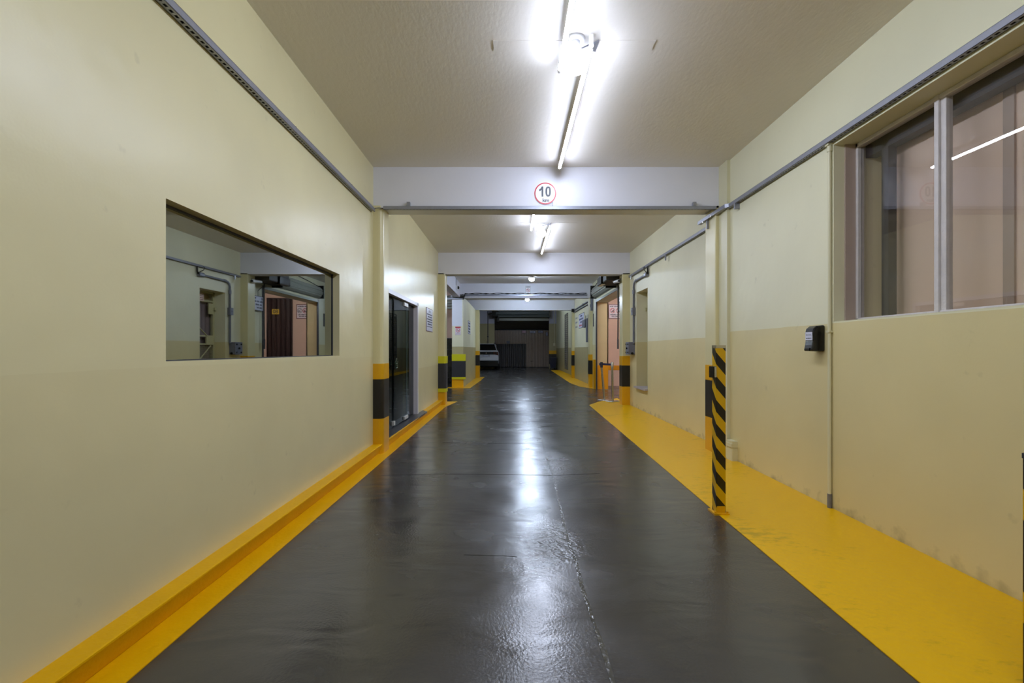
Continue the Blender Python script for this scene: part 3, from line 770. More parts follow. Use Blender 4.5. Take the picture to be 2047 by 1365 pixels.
# dim office behind the door
for nm_, bx_, lb_ in (('wall_office_back', (-4.4, -4.2, 5.2, 10.3, 0, 2.7), 'dim office wall facing the smoked glass door'),
                     ('wall_office_near', (-4.2, -1.86, 5.2, 5.35, 0, 2.7), 'dim office wall behind the banded pillar'),
                     ('wall_office_far', (-4.2, -1.86, 10.15, 10.3, 0, 2.7), 'dim office wall at the far side of the glass door'),
                     ('ceiling_office', (-4.2, -1.86, 5.35, 10.15, 2.6, 2.7), 'dim office ceiling behind the glass door'),
                     ('floor_office', (-4.2, -1.86, 5.35, 10.15, 0.0, 0.09), 'dim office floor behind the glass door')):
    struct(nm_, MB().box(*bx_), office_m if 'floor' not in nm_ else office_floor, lb_, nm_.split('_')[0])
pt = empty('potted_plant', (-2.25, 7.25, 0.09), 'dark leafy potted plant behind the smoked glass door', 'plant')
build('pot', MB().lathe((-2.25, 7.25, 0.09), [(0.0, 0.0), (0.13, 0.0), (0.17, 0.36), (0.15, 0.36), (0.14, 0.30), (0.0, 0.30)], 16), rubber, pt)
build('stem', MB().tube([(-2.25, 7.25, 0.38), (-2.24, 7.24, 0.75), (-2.25, 7.26, 1.05)], 0.012, 8), leaf_m, pt)
for k in range(9):
    a = k * 2.4; ln = 0.32 + 0.05 * (k % 3); zb0 = 0.62 + 0.05 * k
    c = Vector((-2.25, 7.25, zb0)); dv = Vector((math.cos(a), math.sin(a), 0)); sd = Vector((-dv.y, dv.x, 0))
    q = [c, c + dv * ln * .45 + sd * .05 + Vector((0, 0, .14)), c + dv * ln * .8 + sd * .03 + Vector((0, 0, .13)), c + dv * ln + Vector((0, 0, .06)),
         c + dv * ln * .8 - sd * .03 + Vector((0, 0, .13)), c + dv * ln * .45 - sd * .05 + Vector((0, 0, .14))]
    b_ = MB(); n_ = len(q)
    b_.add(q + [p + Vector((0, 0, .004)) for p in q], [(0, 1, 5), (1, 2, 4, 5), (2, 3, 4), (6, 11, 7), (7, 11, 10, 8), (8, 10, 9)] + [(i, (i + 1) % 6, 6 + (i + 1) % 6, 6 + i) for i in range(6)])
    build('leaf', b_, leaf_m, pt)

# ------------------------------------------------------------------ ceiling lamps
def arc(t, x, ya_, yb_, z, r=0.0155):
    """LED tube: frosted lower diffuser that glows, narrow opaque back against the ceiling"""
    def seg(a0, a1, n):
        mb = MB(); vs = []
        for k in range(n + 1):
            a = math.radians(a0 + (a1 - a0) * k / n)
            vs += [(x + r * math.cos(a), ya_, z + r * math.sin(a)), (x + r * math.cos(a), yb_, z + r * math.sin(a))]
        mb.add(vs, [(2 * k, 2 * k + 1, 2 * k + 3, 2 * k + 2) for k in range(n)], True)
        return mb
    o = seg(177, 363, 8)
    build('tube', o, tube_m, t)
    build('tube_back', seg(3, 177, 5), white_pl, t)

def tube_lamp(x, y0, y1, label, group='fluorescent strip lights on the ceiling'):
    z = ZC - 0.075
    t = empty('fluorescent_lamp', (x, (y0 + y1) / 2, ZC), label, 'lamp', group)
    arc(t, x, y0 + 0.03, y1 - 0.03, z)
    for ye, s in ((y0, 1), (y1, -1)):
        e = build('end_cap', MB().tube([(x, ye, z), (x, ye + s * 0.032, z)], 0.0175, 12), white_pl, t)
        build('holder', MB().box(x - 0.013, x + 0.013, ye - 0.002, ye + s * 0.016, z + 0.004, ZC), white_pl, t)
    build('clip', MB().box(x - 0.006, x + 0.006, (y0 + y1) / 2 - 0.01, (y0 + y1) / 2 + 0.01, z + 0.015, ZC), white_pl, t)
    return t

def bulb_lamp(x, y, label, r=0.075, z=ZC - 0.155, m=None, ZC=ZC):
    m = m or bulb_m; z = ZC - 0.155
    t = empty('bulb_lamp', (x, y, ZC), label, 'lamp', 'round bulbs on the ceiling')
    build('base_plate', MB().lathe((x, y, ZC), [(0.0, -0.02), (0.06, -0.02), (0.066, -0.001), (0.0, -0.001)], 20), white_pl, t)
    build('socket', MB().lathe((x, y, ZC), [(0.0, -0.075), (0.026, -0.075), (0.032, -0.02), (0.0, -0.018)], 16), white_pl, t)
    sph = lambda q: (r * math.sin(math.radians(q)), z - ZC + r * math.cos(math.radians(q)))
    build('bulb_neck', MB().lathe((x, y, ZC), [(0.024, z - ZC + 0.086)] + [sph(q) for q in (24, 38, 52, 66, 80)], 20), white_pl, t)
    build('bulb', MB().lathe((x, y, ZC), [sph(q) for q in range(80, 181, 20)], 20), m, t)
    return t
def old_fixture(x0, x1, y, label, xm):
    """shallow painted-over cover plate and wiring bracket between the tube ends"""
    t = empty('cover_plate', ((x0 + x1) / 2, y, ZC), label, 'cover plate', 'painted cover plates between the strip lights')
    build('plate', MB().box(x0, xm - 0.085, y - 0.055, y + 0.055, ZC - 0.003, ZC), ceil_m, t)
    build('plate', MB().box(xm + 0.12, x1, y - 0.055, y + 0.055, ZC - 0.003, ZC), ceil_m, t)
    build('bracket', MB().prism([(xm + 0.09, y - 0.06, ZC - 0.045), (xm + 0.16, y - 0.075, ZC - 0.02), (xm + 0.155, y + 0.04, ZC - 0.02), (xm + 0.10, y - 0.02, ZC - 0.04)], (0, 0, 0.013)), galv, t, label='bent metal bracket')
    build('wire', MB().tube([(xm - 0.02, y + 0.02, ZC - 0.01), (xm + 0.03, y - 0.01, ZC - 0.035), (xm + 0.09, y - 0.05, ZC - 0.03), (xm + 0.13, y - 0.06, ZC - 0.018)], 0.004, 6), dark, t)
    return t
tube_lamp(0.35, 1.30, 3.47, 'strip light running out of the top of the picture')
tube_lamp(0.53, 3.17, 5.32, 'strip light ending at the beam with the 10 km sign')
bulb_lamp(0.43, 3.22, 'largest glowing bulb between the two near strip lights', 0.085)
old_fixture(-0.13, 0.98, 3.29, 'painted-over ceiling plate crossing the near bulb', 0.43)
tube_lamp(0.325, 5.95, 8.08, 'strip light partly hidden behind the 10 km sign beam')
tube_lamp(0.625, 7.88, 10.03, 'strip light ending at the second ceiling beam')
bulb_lamp(0.49, 7.95, 'glowing bulb between the two far strip lights')
old_fixture(0.10, 1.08, 7.93, 'painted-over ceiling plate crossing the second bulb', 0.49)
bulb_lamp(0.54, 13.05, 'glowing bulb hanging in the bay of the rolled shutter', m=bulb_far_m)
bulb_lamp(0.59, 18.4, 'farthest glowing bulb just below the no-parking beam', m=bulb_far_m)
bulb_lamp(0.6, 24.5, 'added unseen bulb brightening the far bay above the last beam', m=bulb_far_m, ZC=4.1, r=0.085)  # added out of sight to lift the far end
# the same fittings go on behind the viewpoint and in the side rooms
tube_lamp(0.35, -3.6, -1.45, 'strip light behind the viewpoint')
tube_lamp(0.53, -1.2, 0.95, 'strip light directly above the viewpoint')
bulb_lamp(4.3, 12.6, 'bulb in the side garage behind the opening', m=bulb_warm_m)
bulb_lamp(-3.0, 13.4, 'bulb in the passage beyond the foam-guarded pillar', m=bulb_far_m)

# ------------------------------------------------------------------ cable trays and conduits
def tray_y(x_wall, side, y0, y1, z, label, w=0.042, h=0.04, pitch=0.037):
    """perforated channel along Y fixed to a wall at x_wall; side=+1 projects to +X"""
    t = empty('cable_tray', (x_wall, (y0 + y1) / 2, z), label, 'cable tray', 'perforated steel cable trays')
    x_wall += side * 0.003
    xa, xb = x_wall, x_wall + side * w
    m1 = MB().box(xb - side * 0.002, xb, y0, y1, z, z + h)
    m1.box(xa, xb, y0, y1, z + h - 0.002, z + h).box(xa, xa + side * 0.002, y0, y1, z, z + h)
    m1.box(xa, xa + side * 0.014, y0, y1, z, z + 0.002).box(xb - side * 0.014, xb, y0, y1, z, z + 0.002)
    n = int((y1 - y0) / pitch)
    for k in range(n):
        yy = y0 + k * pitch
        m1.box(xa + side * 0.014, xb - side * 0.014, yy, yy + pitch * 0.42, z, z + 0.002)
    build('channel', m1, galv, t)
    return t
t = tray_y(XL, 1, Y0, 5.40, 2.765, 'perforated steel tray high on the glossy cream wall')
for yy in (3.42, 4.62):
    build('joint_plate', MB().box(XL + 0.041, XL + 0.0445, yy, yy + 0.012, 2.764, 2.808), dark, t)
    build('clip', MB().box(XL + 0.001, XL + 0.02, yy - 0.09, yy - 0.06, 2.80, 2.83), galv, t)
t = tray_y(XR, -1, Y0, 5.30, 2.760, 'perforated steel tray above the sliding window')
build('cable', MB().tube([(XR - 0.02, 5.28, 2.78), (2.34, 5.40, 2.785), (2.325, 5.55, 2.78)], 0.006, 6), dark, t)
build('bracket', MB().box(XR - 0.05, XR, 5.05, 5.08, 2.70, 2.76), galv, t)
t = empty('cable_tray', (2.31, 5.6, 2.74), 'short offset tray stepping round the pillar', 'cable tray', 'perforated steel cable trays')
build('channel', MB().prism([(2.385, 5.20, 2.765), (2.345, 5.24, 2.765), (2.285, 5.85, 2.735), (2.33, 5.85, 2.735)], (0, 0, 0.04)), galv, t)
build('bracket', MB().box(2.32, 2.345, 5.66, 5.68, 2.64, 2.745), galv, t)
for yy, zz in ((5.5, 2.735), (5.72, 2.728)):
    build('bolt', MB().tube([(2.30, yy, zz), (2.30, yy, zz + 0.016)], 0.008, 8), chrome, t)
t = tray_y(2.56, -1, 5.80, 10.26, 2.755, 'steel tray above the recessed gate')
build('bracket', MB().box(2.50, 2.515, 7.75, 7.78, 2.66, 2.755), galv, t)
build('bracket', MB().box(2.50, 2.515, 10.0, 10.03, 2.68, 2.755), galv, t)
# tray across the first beam
t = empty('cable_tray', (0.4, B1 - 0.02, 2.842), 'long steel tray across the beam under the 10 km sign', 'cable tray', 'perforated steel cable trays')
Z0 = 2.808
m1 = MB().box(-1.475, 2.335, B1 - 0.040, B1 - 0.038, Z0, Z0 + 0.037).box(-1.475, 2.335, B1 - 0.04, B1 - 0.001, Z0 + 0.035, Z0 + 0.037)
m1.box(-1.475, 2.335, B1 - 0.04, B1 - 0.028, Z0, Z0 + 0.002).box(-1.475, 2.335, B1 - 0.014, B1 - 0.001, Z0, Z0 + 0.002)
for k in range(100):
    m1.box(-1.475 + k * 0.038, -1.475 + k * 0.038 + 0.016, B1 - 0.028, B1 - 0.014, Z0, Z0 + 0.002)
build('channel', m1, galv, t)
for x in (-1.19, 0.485, 2.09):
    build('clip', MB().box(x - 0.015, x + 0.02, B1 - 0.044, B1 - 0.001, Z0 + 0.037, Z0 + 0.085), galv, t)
build('cable', MB().tube([(-1.475, B1 - 0.02, Z0 + 0.015), (-1.52, B1 - 0.06, Z0 + 0.01), (-1.565, 5.38, 2.80)], 0.005, 6), dark, t)
# tray with cables across the third beam
t = empty('cable_tray', (0.5, B3 - 0.04, 2.9), 'steel tray with black cables across the no-parking beam', 'cable tray', 'perforated steel cable trays')
build('channel', MB().box(-1.52, 2.38, B3 - 0.06, B3 - 0.001, 2.905, 2.955), galv, t)
for k in range(3):
    pts = [(-1.5 + 3.85 * i / 40, B3 - 0.04 + 0.012 * k, 2.965 + 0.012 * k + 0.012 * math.sin(i * 0.9 + k * 2)) for i in range(41)]
    build('cable', MB().tube(pts, 0.007, 6), black, t)
t = empty('cable_tray', (-2.0, B3 - 0.04, 2.78), 'steel tray leading into the passage above the wall end', 'cable tray', 'perforated steel cable trays')
build('channel', MB().box(-2.7, -1.56, B3 - 0.06, B3 - 0.006, 2.80, 2.845), galv, t)
build('cable', MB().tube([(-2.7, B3 - 0.03, 2.86), (-2.0, B3 - 0.035, 2.87), (-1.75, B3 - 0.04, 2.86), (-1.58, B3 - 0.04, 2.93), (-1.48, B3 - 0.04, 2.965)], 0.010, 6), black, t)
build('cable', MB().tube([(-2.5, B3 - 0.06, 2.85), (-1.9, B3 - 0.065, 2.92), (-1.55, B3 - 0.06, 2.95)], 0.008, 6), black, t)
build('bracket', MB().prism([(-1.56, B3 - 0.065, 2.79), (-1.53, B3 - 0.065, 2.79), (-1.48, B3 - 0.065, 2.95), (-1.51, B3 - 0.065, 2.95)], (0, 0.05, 0)), black, t)

# conduit with elbow down to the push-button box
t = empty('wall_conduit', (2.53, 9.4, 2.6), 'grey conduit bending down to the push-button box', 'conduit')
build('pipe', MB().tube([(2.53, 8.98, 2.615), (2.53, 9.72, 2.612), (2.53, 9.80, 2.60), (2.53, 9.86, 2.56), (2.53, 9.88, 2.50), (2.53, 9.88, 1.33)], 0.022, 12), pipe_grey, t)
build('elbow_fitting', MB().rbox(2.495, 2.56, 8.88, 9.02, 2.575, 2.655, 0.02, 'y'), pipe_grey, t)
build('coupling', MB().tube([(2.53, 9.88, 2.44), (2.53, 9.88, 2.36)], 0.030, 12), pipe_grey, t)
build('coupling', MB().tube([(2.53, 9.66, 2.612), (2.53, 9.73, 2.612)], 0.027, 12), pipe_grey, t)
build('junction_box', MB().rbox(2.485, 2.56, 9.83, 9.94, 1.92, 2.07, 0.015, 'z').tube([(2.484, 9.885, 2.0), (2.478, 9.885, 2.0)], 0.02, 10), pipe_grey, t)
build('cable', MB().tube([(2.53, 8.86, 2.77), (2.525, 8.84, 2.73), (2.53, 8.85, 2.66), (2.53, 8.90, 2.61)], 0.016, 8), black, t)
build('cable', MB().tube([(2.53, 8.98, 2.79), (2.505, 9.04, 2.76), (2.50, 8.98, 2.70), (2.51, 8.90, 2.66)], 0.007, 6), black, t)
t = empty('switch_box', (2.50, 10.02, 1.10), 'grey push-button box below the bent conduit', 'switch box')
bo = build('body', MB().rbox(2.43, 2.56, 9.90, 10.16, 1.10, 1.36, 0.012, 'x'), box_grey, t)
for yy in (9.95, 10.11):
    for zz in (1.145, 1.315):
        build('screw', MB().tube([(2.43, yy, zz), (2.418, yy, zz)], 0.016, 10), black, t)
build('button', MB().tube([(2.43, 10.03, 1.23), (2.408, 10.03, 1.23)], 0.02, 12), black, t)
build('gland', MB().tube([(2.50, 9.895, 1.125), (2.50, 9.87, 1.125)], 0.025, 10), black, t)
# painted pipe beside the sliding window
t = empty('wall_conduit', (XR - 0.015, 3.60, 0), 'thin cream-painted conduit beside the sliding window', 'conduit')
build('pipe', MB().tube([(XR - 0.014, 3.60, 0.06), (XR - 0.014, 3.60, 2.775)], 0.013, 12), cream_lt, t)
build('coupling', MB().tube([(XR - 0.014, 3.60, 2.70), (XR - 0.014, 3.60, 2.74)], 0.018, 12), cream_lt, t)
build('clamp', MB().box(XR - 0.035, XR, 3.585, 3.625, 2.745, 2.775), cream_lt, t)
build('clamp', MB().box(XR - 0.03, XR, 3.58, 3.62, 1.33, 1.345), cream_lt, t)
build('foot', MB().tube([(XR - 0.014, 3.60, 0.0), (XR - 0.014, 3.60, 0.11)], 0.016, 12), pipe_grey, t)
# conduits in the far bay
for zz, nm in ((2.87, 'upper'), (2.78, 'lower')):
    t = empty('wall_conduit', (2.63, 17.8, zz), '%s of the two grey conduits above the blue notice' % nm, 'conduit', 'conduits above the blue notice')
    build('pipe', MB().tube([(2.63, 15.4, zz - 0.02), (2.63, 17.6, zz), (2.63, 20.15, zz)], 0.028, 10), pipe_grey, t)
    build('clamp', MB().box(2.60, 2.66, 17.5, 17.54, zz - 0.035, zz + 0.035), pipe_grey, t)
t = empty('junction_box', (2.6, 20.1, 2.8), 'small black box where the far conduits end', 'junction box')
build('body', MB().rbox(2.52, 2.66, 20.05, 20.195, 2.80, 2.93, 0.01, 'z'), black, t)
build('gland', MB().tube([(2.585, 20.04, 2.87), (2.585, 20.0, 2.87)], 0.03, 8), black, t)
t = empty('junction_box', (2.54, B3 - 0.05, 2.42), 'tall grey box on the pillar under the shutter end', 'junction box')
build('body', MB().rbox(2.49, 2.59, B3 - 0.09, B3 - 0.002, 2.44, 2.82, 0.008, 'z'), pipe_grey, t)
build('clamp', MB().box(2.47, 2.5, B3 - 0.06, B3 - 0.003, 2.56, 2.64), pipe_grey, t)
t = empty('wall_conduit', (-1.52, 29.97, 0), 'thin dark conduit down the far end wall', 'conduit')
build('pipe', MB().tube([(-1.52, 29.97, 0.2), (-1.52, 29.97, 4.05)], 0.025, 8), dark, t)
build('clamp', MB().box(-1.57, -1.47, 29.94, 30.0, 2.0, 2.05), dark, t)

# ------------------------------------------------------------------ signs
def sign_base(name, O, u, v, w, h, label, face, edge, group=None, border=0.012):
    t = empty(name, O, label, 'sign', group)
    if edge is not None:
        build('border', MB().plate(O, u, v, -w / 2, w / 2, -h / 2, h / 2, 0.0, 0.006), edge, t)
        build('face', MB().plate(O, u, v, -w / 2 + border, w / 2 - border, -h / 2 + border, h / 2 - border, 0.004, 0.004), face, t)
    else:
        build('face', MB().plate(O, u, v, -w / 2, w / 2, -h / 2, h / 2, 0.0, 0.008), face, t)
    return t
UX, UY, UZ = Vector((1, 0, 0)), Vector((0, 1, 0)), Vector((0, 0, 1))
# round speed sign
O = Vector((0.383, B1 - 0.001, 3.0))
t = empty('speed_sign', O, 'round red-rimmed sign reading 10 km on the white beam', 'sign')
disc = MB().prism([O + UX * 0.128 * math.cos(a) + UZ * 0.128 * math.sin(a) for a in [2 * math.pi * k / 48 for k in range(48)]], (0, -0.004, 0))
build('face', disc, white_pl, t)
build('rim', MB().ring(O, UX, UZ, 0.113, 0.126, 48, 0.004, 0.001), sign_red, t)
lt_ = MB()
one = [(-0.022, -0.037), (-0.022, 0.081), (-0.041, 0.081), (-0.052, 0.060), (-0.070, 0.048), (-0.070, 0.025), (-0.056, 0.031), (-0.043, 0.041), (-0.043, -0.037)]
lt_.prism([O + UX * x + UZ * z - UY * 0.004 for x, z in one], (0, -0.0015, 0))
zr = 28; c0 = O + UX * 0.0335 + UZ * 0.022; zv = []; zf = []
for k in range(zr):
    a_ = 2 * math.pi * k / zr
    for rx, rz in ((0.0105, 0.039), (0.0315, 0.0595)):
        zv.append(c0 + UX * rx * math.copysign(abs(math.cos(a_)) ** 0.8, math.cos(a_)) + UZ * rz * math.copysign(abs(math.sin(a_)) ** 0.8, math.sin(a_)) - UY * 0.0055)
for k in range(zr):
    zf.append((2 * k, 2 * k + 1, 2 * ((k + 1) % zr) + 1, 2 * ((k + 1) % zr)))
lt_.add(zv, zf)
text_into(lt_, 'km', O + UX * 0.007 - UZ * 0.080, UX, UZ, 0.040, 0.004, 0.0015, 1.1, 0.03)
build('lettering', lt_, sign_black, t)
# no-parking notice on the third beam
O = Vector((0.51, B3 - 0.002, 3.085))
t = sign_base('notice', O, UX, UZ, 0.17, 0.28, 'small no-parking notice on the beam below the far bulb', white_pl, sign_grey, border=0.006)
build('heading', MB().plate(O, UX, UZ, -0.06, 0.06, 0.09, 0.125, 0.008, 0.001), sign_grey, t)
mk = MB().ring(O, UX, UZ, 0.046, 0.058, 28, 0.008, 0.001)
d_ = (UX - UZ).normalized(); e_ = (UX + UZ).normalized()
mk.plate(O, d_, e_, -0.05, 0.05, -0.006, 0.006, 0.008, 0.001)
build('prohibition_ring', mk, sign_red, t)
build('lettering', scribble(text_into(MB(), 'E', O, UX, UZ, 0.06, 0.008, 0.0008, 1, 0.02), O, UX, UZ, -0.06, 0.06, -0.1, 0.02, 0.008, 3), sign_black, t)
# notice on the glossy wall beyond the glass door   (faces +X : u = +Y reversed so text reads from the drive)
O = Vector((XL + 0.001, 9.185, 1.772))
UL = Vector((0, 1, 0))   # for a viewer looking at -X the text runs towards +Y
t = sign_base('notice', O, UL, UZ, 0.69, 0.447, 'white notice with dark blue print beside the glass door', sign_white, maroon, border=0.012)
lt_ = text_into(MB(), 'AVISO', O + UZ * 0.16, UL, UZ, 0.045, 0.008, 0.001, 1.2, 0.02)
for k, (a, b_) in enumerate(((-0.28, 0.28), (-0.2, 0.24), (-0.29, 0.29), (-0.25, 0.29), (-0.22, 0.25), (-0.29, 0.29))):
    scribble(lt_, O, UL, UZ, a, b_, 0.105 - 0.047 * k, 0.024 if k < 5 else 0.012, 0.008, 11 + k)
build('lettering', lt_, sign_dark, t)
# no-smoking notice on the wall end
O = Vector((-1.715, B3 - 0.002, 1.80))
t = sign_base('notice', O, UX, UZ, 0.175, 0.265, 'small red-headed no-smoking notice on the wall end', sign_pink, sign_grey, border=0.004)
build('heading', MB().plate(O, UX, UZ, -0.082, 0.082, 0.095, 0.128, 0.008, 0.001), sign_red, t)
mk = MB().ring(O + UZ * 0.025, UX, UZ, 0.05, 0.064, 28, 0.008, 0.001)
mk.plate(O + UZ * 0.025, d_, e_, -0.055, 0.055, -0.006, 0.006, 0.009, 0.001)
build('prohibition_ring', mk, sign_red, t)
cg = MB().plate(O + UZ * 0.012, UX, UZ, -0.035, 0.03, -0.006, 0.006, 0.008, 0.0008).tube([O + UX * 0.034 + UZ * 0.02 - UY * 0.009, O + UX * 0.026 + UZ * 0.04 - UY * 0.009, O + UX * 0.036 + UZ * 0.055 - UY * 0.009], 0.003, 5)
build('cigarette_mark', cg, sign_black, t)
build('lettering', scribble(scribble(MB(), O, UX, UZ, -0.05, 0.05, -0.065, 0.016, 0.008, 5), O, UX, UZ, -0.065, 0.065, -0.1, 0.012, 0.008, 6), sign_black, t)
# narrow notice farther along the wall end
O = Vector((-1.549, 16.2 + 1.0, 2.0))
t = sign_base('notice', O, UL, UZ, 0.9, 0.47, 'blue-printed notice on the far side of the wall end', sign_white, sign_dark, border=0.012)
lt_ = MB()
for k in range(4):
    scribble(lt_, O, UL, UZ, -0.36, 0.36, 0.15 - 0.1 * k, 0.05, 0.008, 31 + k)
build('lettering', lt_, sign_dark, t)
# blue notice in the far bay (wall faces -X, text runs towards -Y)
UR = Vector((0, -1, 0))
O = Vector((2.659, 18.2, 2.31))
t = sign_base('notice', O, UR, UZ, 1.40, 0.56, 'blue-edged notice with one red line in the far bay', sign_white, sign_dark, border=0.02)
lt_ = MB()
for k, (a, b_) in enumerate(((-0.25, 0.25), (-0.5, 0.52), (-0.3, 0.3))):
    scribble(lt_, O, UR, UZ, a, b_, 0.19 - 0.12 * k, 0.07, 0.008, 41 + k)
build('lettering', lt_, mat('blue_sign_ink', lin(48, 52, 110), 0.4), t)
build('red_lettering', scribble(MB(), O, UR, UZ, -0.5, 0.52, -0.17, 0.06, 0.008, 47), sign_red, t)
# small vertical grey print on the same wall
t = empty('notice', (2.655, 19.6, 2.2), 'narrow faded stencil marks next to the blue notice', 'sign')
build('lettering', scribble(scribble(scribble(MB(), (2.66, 19.6, 2.4), UR, UZ, -0.3, 0.3, 0.1, 0.07, 0.0005, 51), (2.66, 19.6, 2.4), UR, UZ, -0.3, 0.3, -0.08, 0.07, 0.0005, 52), (2.66, 19.6, 2.4), UR, UZ, -0.3, 0.3, -0.26, 0.07, 0.0005, 53), sign_grey, t)
# meter box with trunking
t = empty('meter_box', (2.6, 16.7, 1.4), 'dark grey meter box with trunking on the far cream wall', 'meter box')
build('body', MB().rbox(2.54, 2.658, 16.55, 17.25, 2.0, 2.26, 0.01, 'x'), box_grey, t)
build('trunking', MB().rbox(2.57, 2.658, 16.30, 16.56, 1.46, 2.28, 0.01, 'z'), box_grey, t)
for yy in (16.45, 16.95):
    build('wire', MB().tube([(2.63, yy, 2.27), (2.63, yy, 2.42)], 0.012, 6), box_grey, t)
# thin dark slot plate near the opening edge
t = empty('strike_plate', (2.556, 14.9, 1.9), 'narrow dark plate on the wall beyond the opening', 'plate')
build('plate', MB().rbox(2.548, 2.56, 14.84, 14.96, 1.93, 2.33, 0.003, 'z'), grimy, t)
for zz in (2.28, 1.98):
    build('screw', MB().tube([(2.548, 14.9, zz), (2.544, 14.9, zz)], 0.01, 6), dark, t)
# prohibition sign in the side garage
O = Vector((3.52, 15.798, 2.47))
t = sign_base('prohibition_sign', O, UX, UZ, 0.625, 0.48, 'white sign with round symbols on the peach wall inside', sign_pink, maroon, border=0.022)
for k, (cx, m_) in enumerate(((-0.18, sign_red), (0.02, sign_red), (0.2, sign_grey))):
    c = O + UX * cx + UZ * 0.03
    mk = MB().ring(c, UX, UZ, 0.068, 0.084, 28, 0.008, 0.001)
    mk.plate(c, d_, e_, -0.075, 0.075, -0.008, 0.008, 0.008, 0.001)
    build('symbol', mk, m_, t)
    mk = MB().plate(c, UX, UZ, -0.04, 0.045, -0.05, -0.02, 0.008, 0.0007).plate(c, UX, UZ, 0.02, 0.045, -0.02, 0.035, 0.008, 0.0007)
    build('pictogram', mk, sign_black if k < 2 else sign_grey, t)
lt_ = scribble(MB(), O, UX, UZ, -0.27, 0.27, 0.17, 0.035, 0.008, 61)
scribble(lt_, O, UX, UZ, -0.25, 0.25, -0.105, 0.035, 0.008, 62); scribble(lt_, O, UX, UZ, -0.21, 0.22, -0.16, 0.03, 0.008, 63)
build('lettering', lt_, sign_dark, t)
# hanging notice on the near side of the opening
O = Vector((2.52, 10.97, 2.27))
t = sign_base('notice', O, UR, UZ, 0.42, 0.34, 'white notice hung between the pillar and the wide opening', sign_white, sign_dark, border=0.012)
for sx in (-1, 1):
    ar = MB()
    ar.prism([O + UR * (sx * 0.14 - 0.03) + UZ * 0.13 - UX * 0.009, O + UR * (sx * 0.14 + 0.03) + UZ * 0.13 - UX * 0.009, O + UR * (sx * 0.14) + UZ * 0.08 - UX * 0.009], (-0.001, 0, 0))
    build('arrow_mark', ar, sign_dark, t)
lt_ = MB()
for k, (a, b_) in enumerate(((-0.17, 0.17), (-0.13, 0.14), (-0.14, 0.13))):
    scribble(lt_, O, UR, UZ, a, b_, 0.04 - 0.07 * k, 0.04, 0.008, 71 + k)
build('lettering', lt_, sign_dark, t)
build('hanger', MB().tube([(2.53, 10.97, 2.43), (2.53, 10.97, 2.56), (2.54, 11.15, 2.66)], 0.007, 6), dark, t)

# ------------------------------------------------------------------ rolled shutter over the side opening
t = empty('roller_shutter', (2.6, 12.9, 2.64), 'rolled-up grey-green steel shutter over the side opening', 'shutter')
dr = MB(); nseg = 9
def drum(mb, xc, zc, r, ya_, yb_, axis_y=True, n=9):
    pts = [(xc + r * math.cos(2 * math.pi * k / n + 0.2), zc + r * math.sin(2 * math.pi * k / n + 0.2)) for k in range(n)]
    for k in range(n):
        a, b_ = pts[k], pts[(k + 1) % n]
        # each wound slat: a shallow curved facet standing a little proud
        mx_, mz_ = (a[0] + b_[0]) / 2, (a[1] + b_[1]) / 2
        ox, oz = (mx_ - xc) * 0.17, (mz_ - zc) * 0.17
        mb_ = [(a[0], a[1]), (a[0] + (mx_ - a[0]) * .3 + ox, a[1] + (mz_ - a[1]) * .3 + oz), (b_[0] + (mx_ - b_[0]) * .3 + ox, b_[1] + (mz_ - b_[1]) * .3 + oz), (b_[0], b_[1])]
        if axis_y:
            mb.add([(x, ya_, z) for x, z in mb_] + [(x, yb_, z) for x, z in mb_], [(0, 1, 5, 4), (1, 2, 6, 5), (2, 3, 7, 6)])
        else:
            mb.add([(ya_, x, z) for x, z in mb_] + [(yb_, x, z) for x, z in mb_], [(0, 1, 5, 4), (1, 2, 6, 5), (2, 3, 7, 6)])
    for e in (ya_, yb_):
        if axis_y: mb.add([(x, e, z) for x, z in pts], [tuple(range(n))])
        else: mb.add([(e, x, z) for x, z in pts], [tuple(range(n))])
    return mb
build('rolled_curtain', drum(MB(), 2.57, 2.935, 0.16, 11.7, 14.40), shutter_m, t)
build('end_plate', MB().box(2.38, 2.57, 14.40, 14.44, 2.75, 3.14), black, t, label='black end plate')
build('end_plate', MB().box(2.30, 2.57, 11.66, 11.69, 2.72, 3.0), black, t)
build('lower_slat', MB().box(2.535, 2.56, 11.28, 14.40, 2.64, 2.70), shutter_m, t)
build('motor_housing', MB().rbox(2.12, 2.56, 10.68, 11.62, 2.76, 3.05, 0.03, 'y'), grimy, t, label='grimy dark motor housing')
build('motor_flange', MB().rbox(2.08, 2.2, 11.1, 11.6, 2.74, 2.93, 0.02, 'y'), black, t)
build('power_cable', MB().tube([(2.5, 14.42, 3.1), (2.46, 13.5, 3.16), (2.47, 12.6, 3.22), (2.45, 11.8, 3.12), (2.45, 11.55, 3.04)], 0.012, 6), black, t)
t = empty('pull_chain', (2.49, 11.17, 1.1), 'dark shutter pull chain hanging beside the opening', 'chain')
build('chain', MB().tube([(2.49, 11.17, 2.75), (2.495, 11.17, 2.2), (2.49, 11.17, 1.45)], 0.016, 8), grimy, t)
build('grip', MB().rbox(2.475, 2.505, 11.14, 11.20, 1.22, 1.45, 0.008, 'z'), dark, t)
t = empty('security_camera', (2.37, 10.45, 2.68), 'small white bullet camera on the pillar by the shutter motor', 'camera')
build('body', MB().tube([(2.33, 10.36, 2.70), (2.30, 10.66, 2.72)], 0.035, 12), white_pl, t)
build('bracket', MB().tube([(2.395, 10.45, 2.76), (2.34, 10.45, 2.72)], 0.012, 8), dark, t)
build('lens', MB().tube([(2.333, 10.335, 2.698), (2.33, 10.37, 2.70)], 0.026, 12), black, t)
t = empty('security_camera', (-1.64, 14.0, 3.0), 'small black dome camera on the lengthwise beam', 'camera')
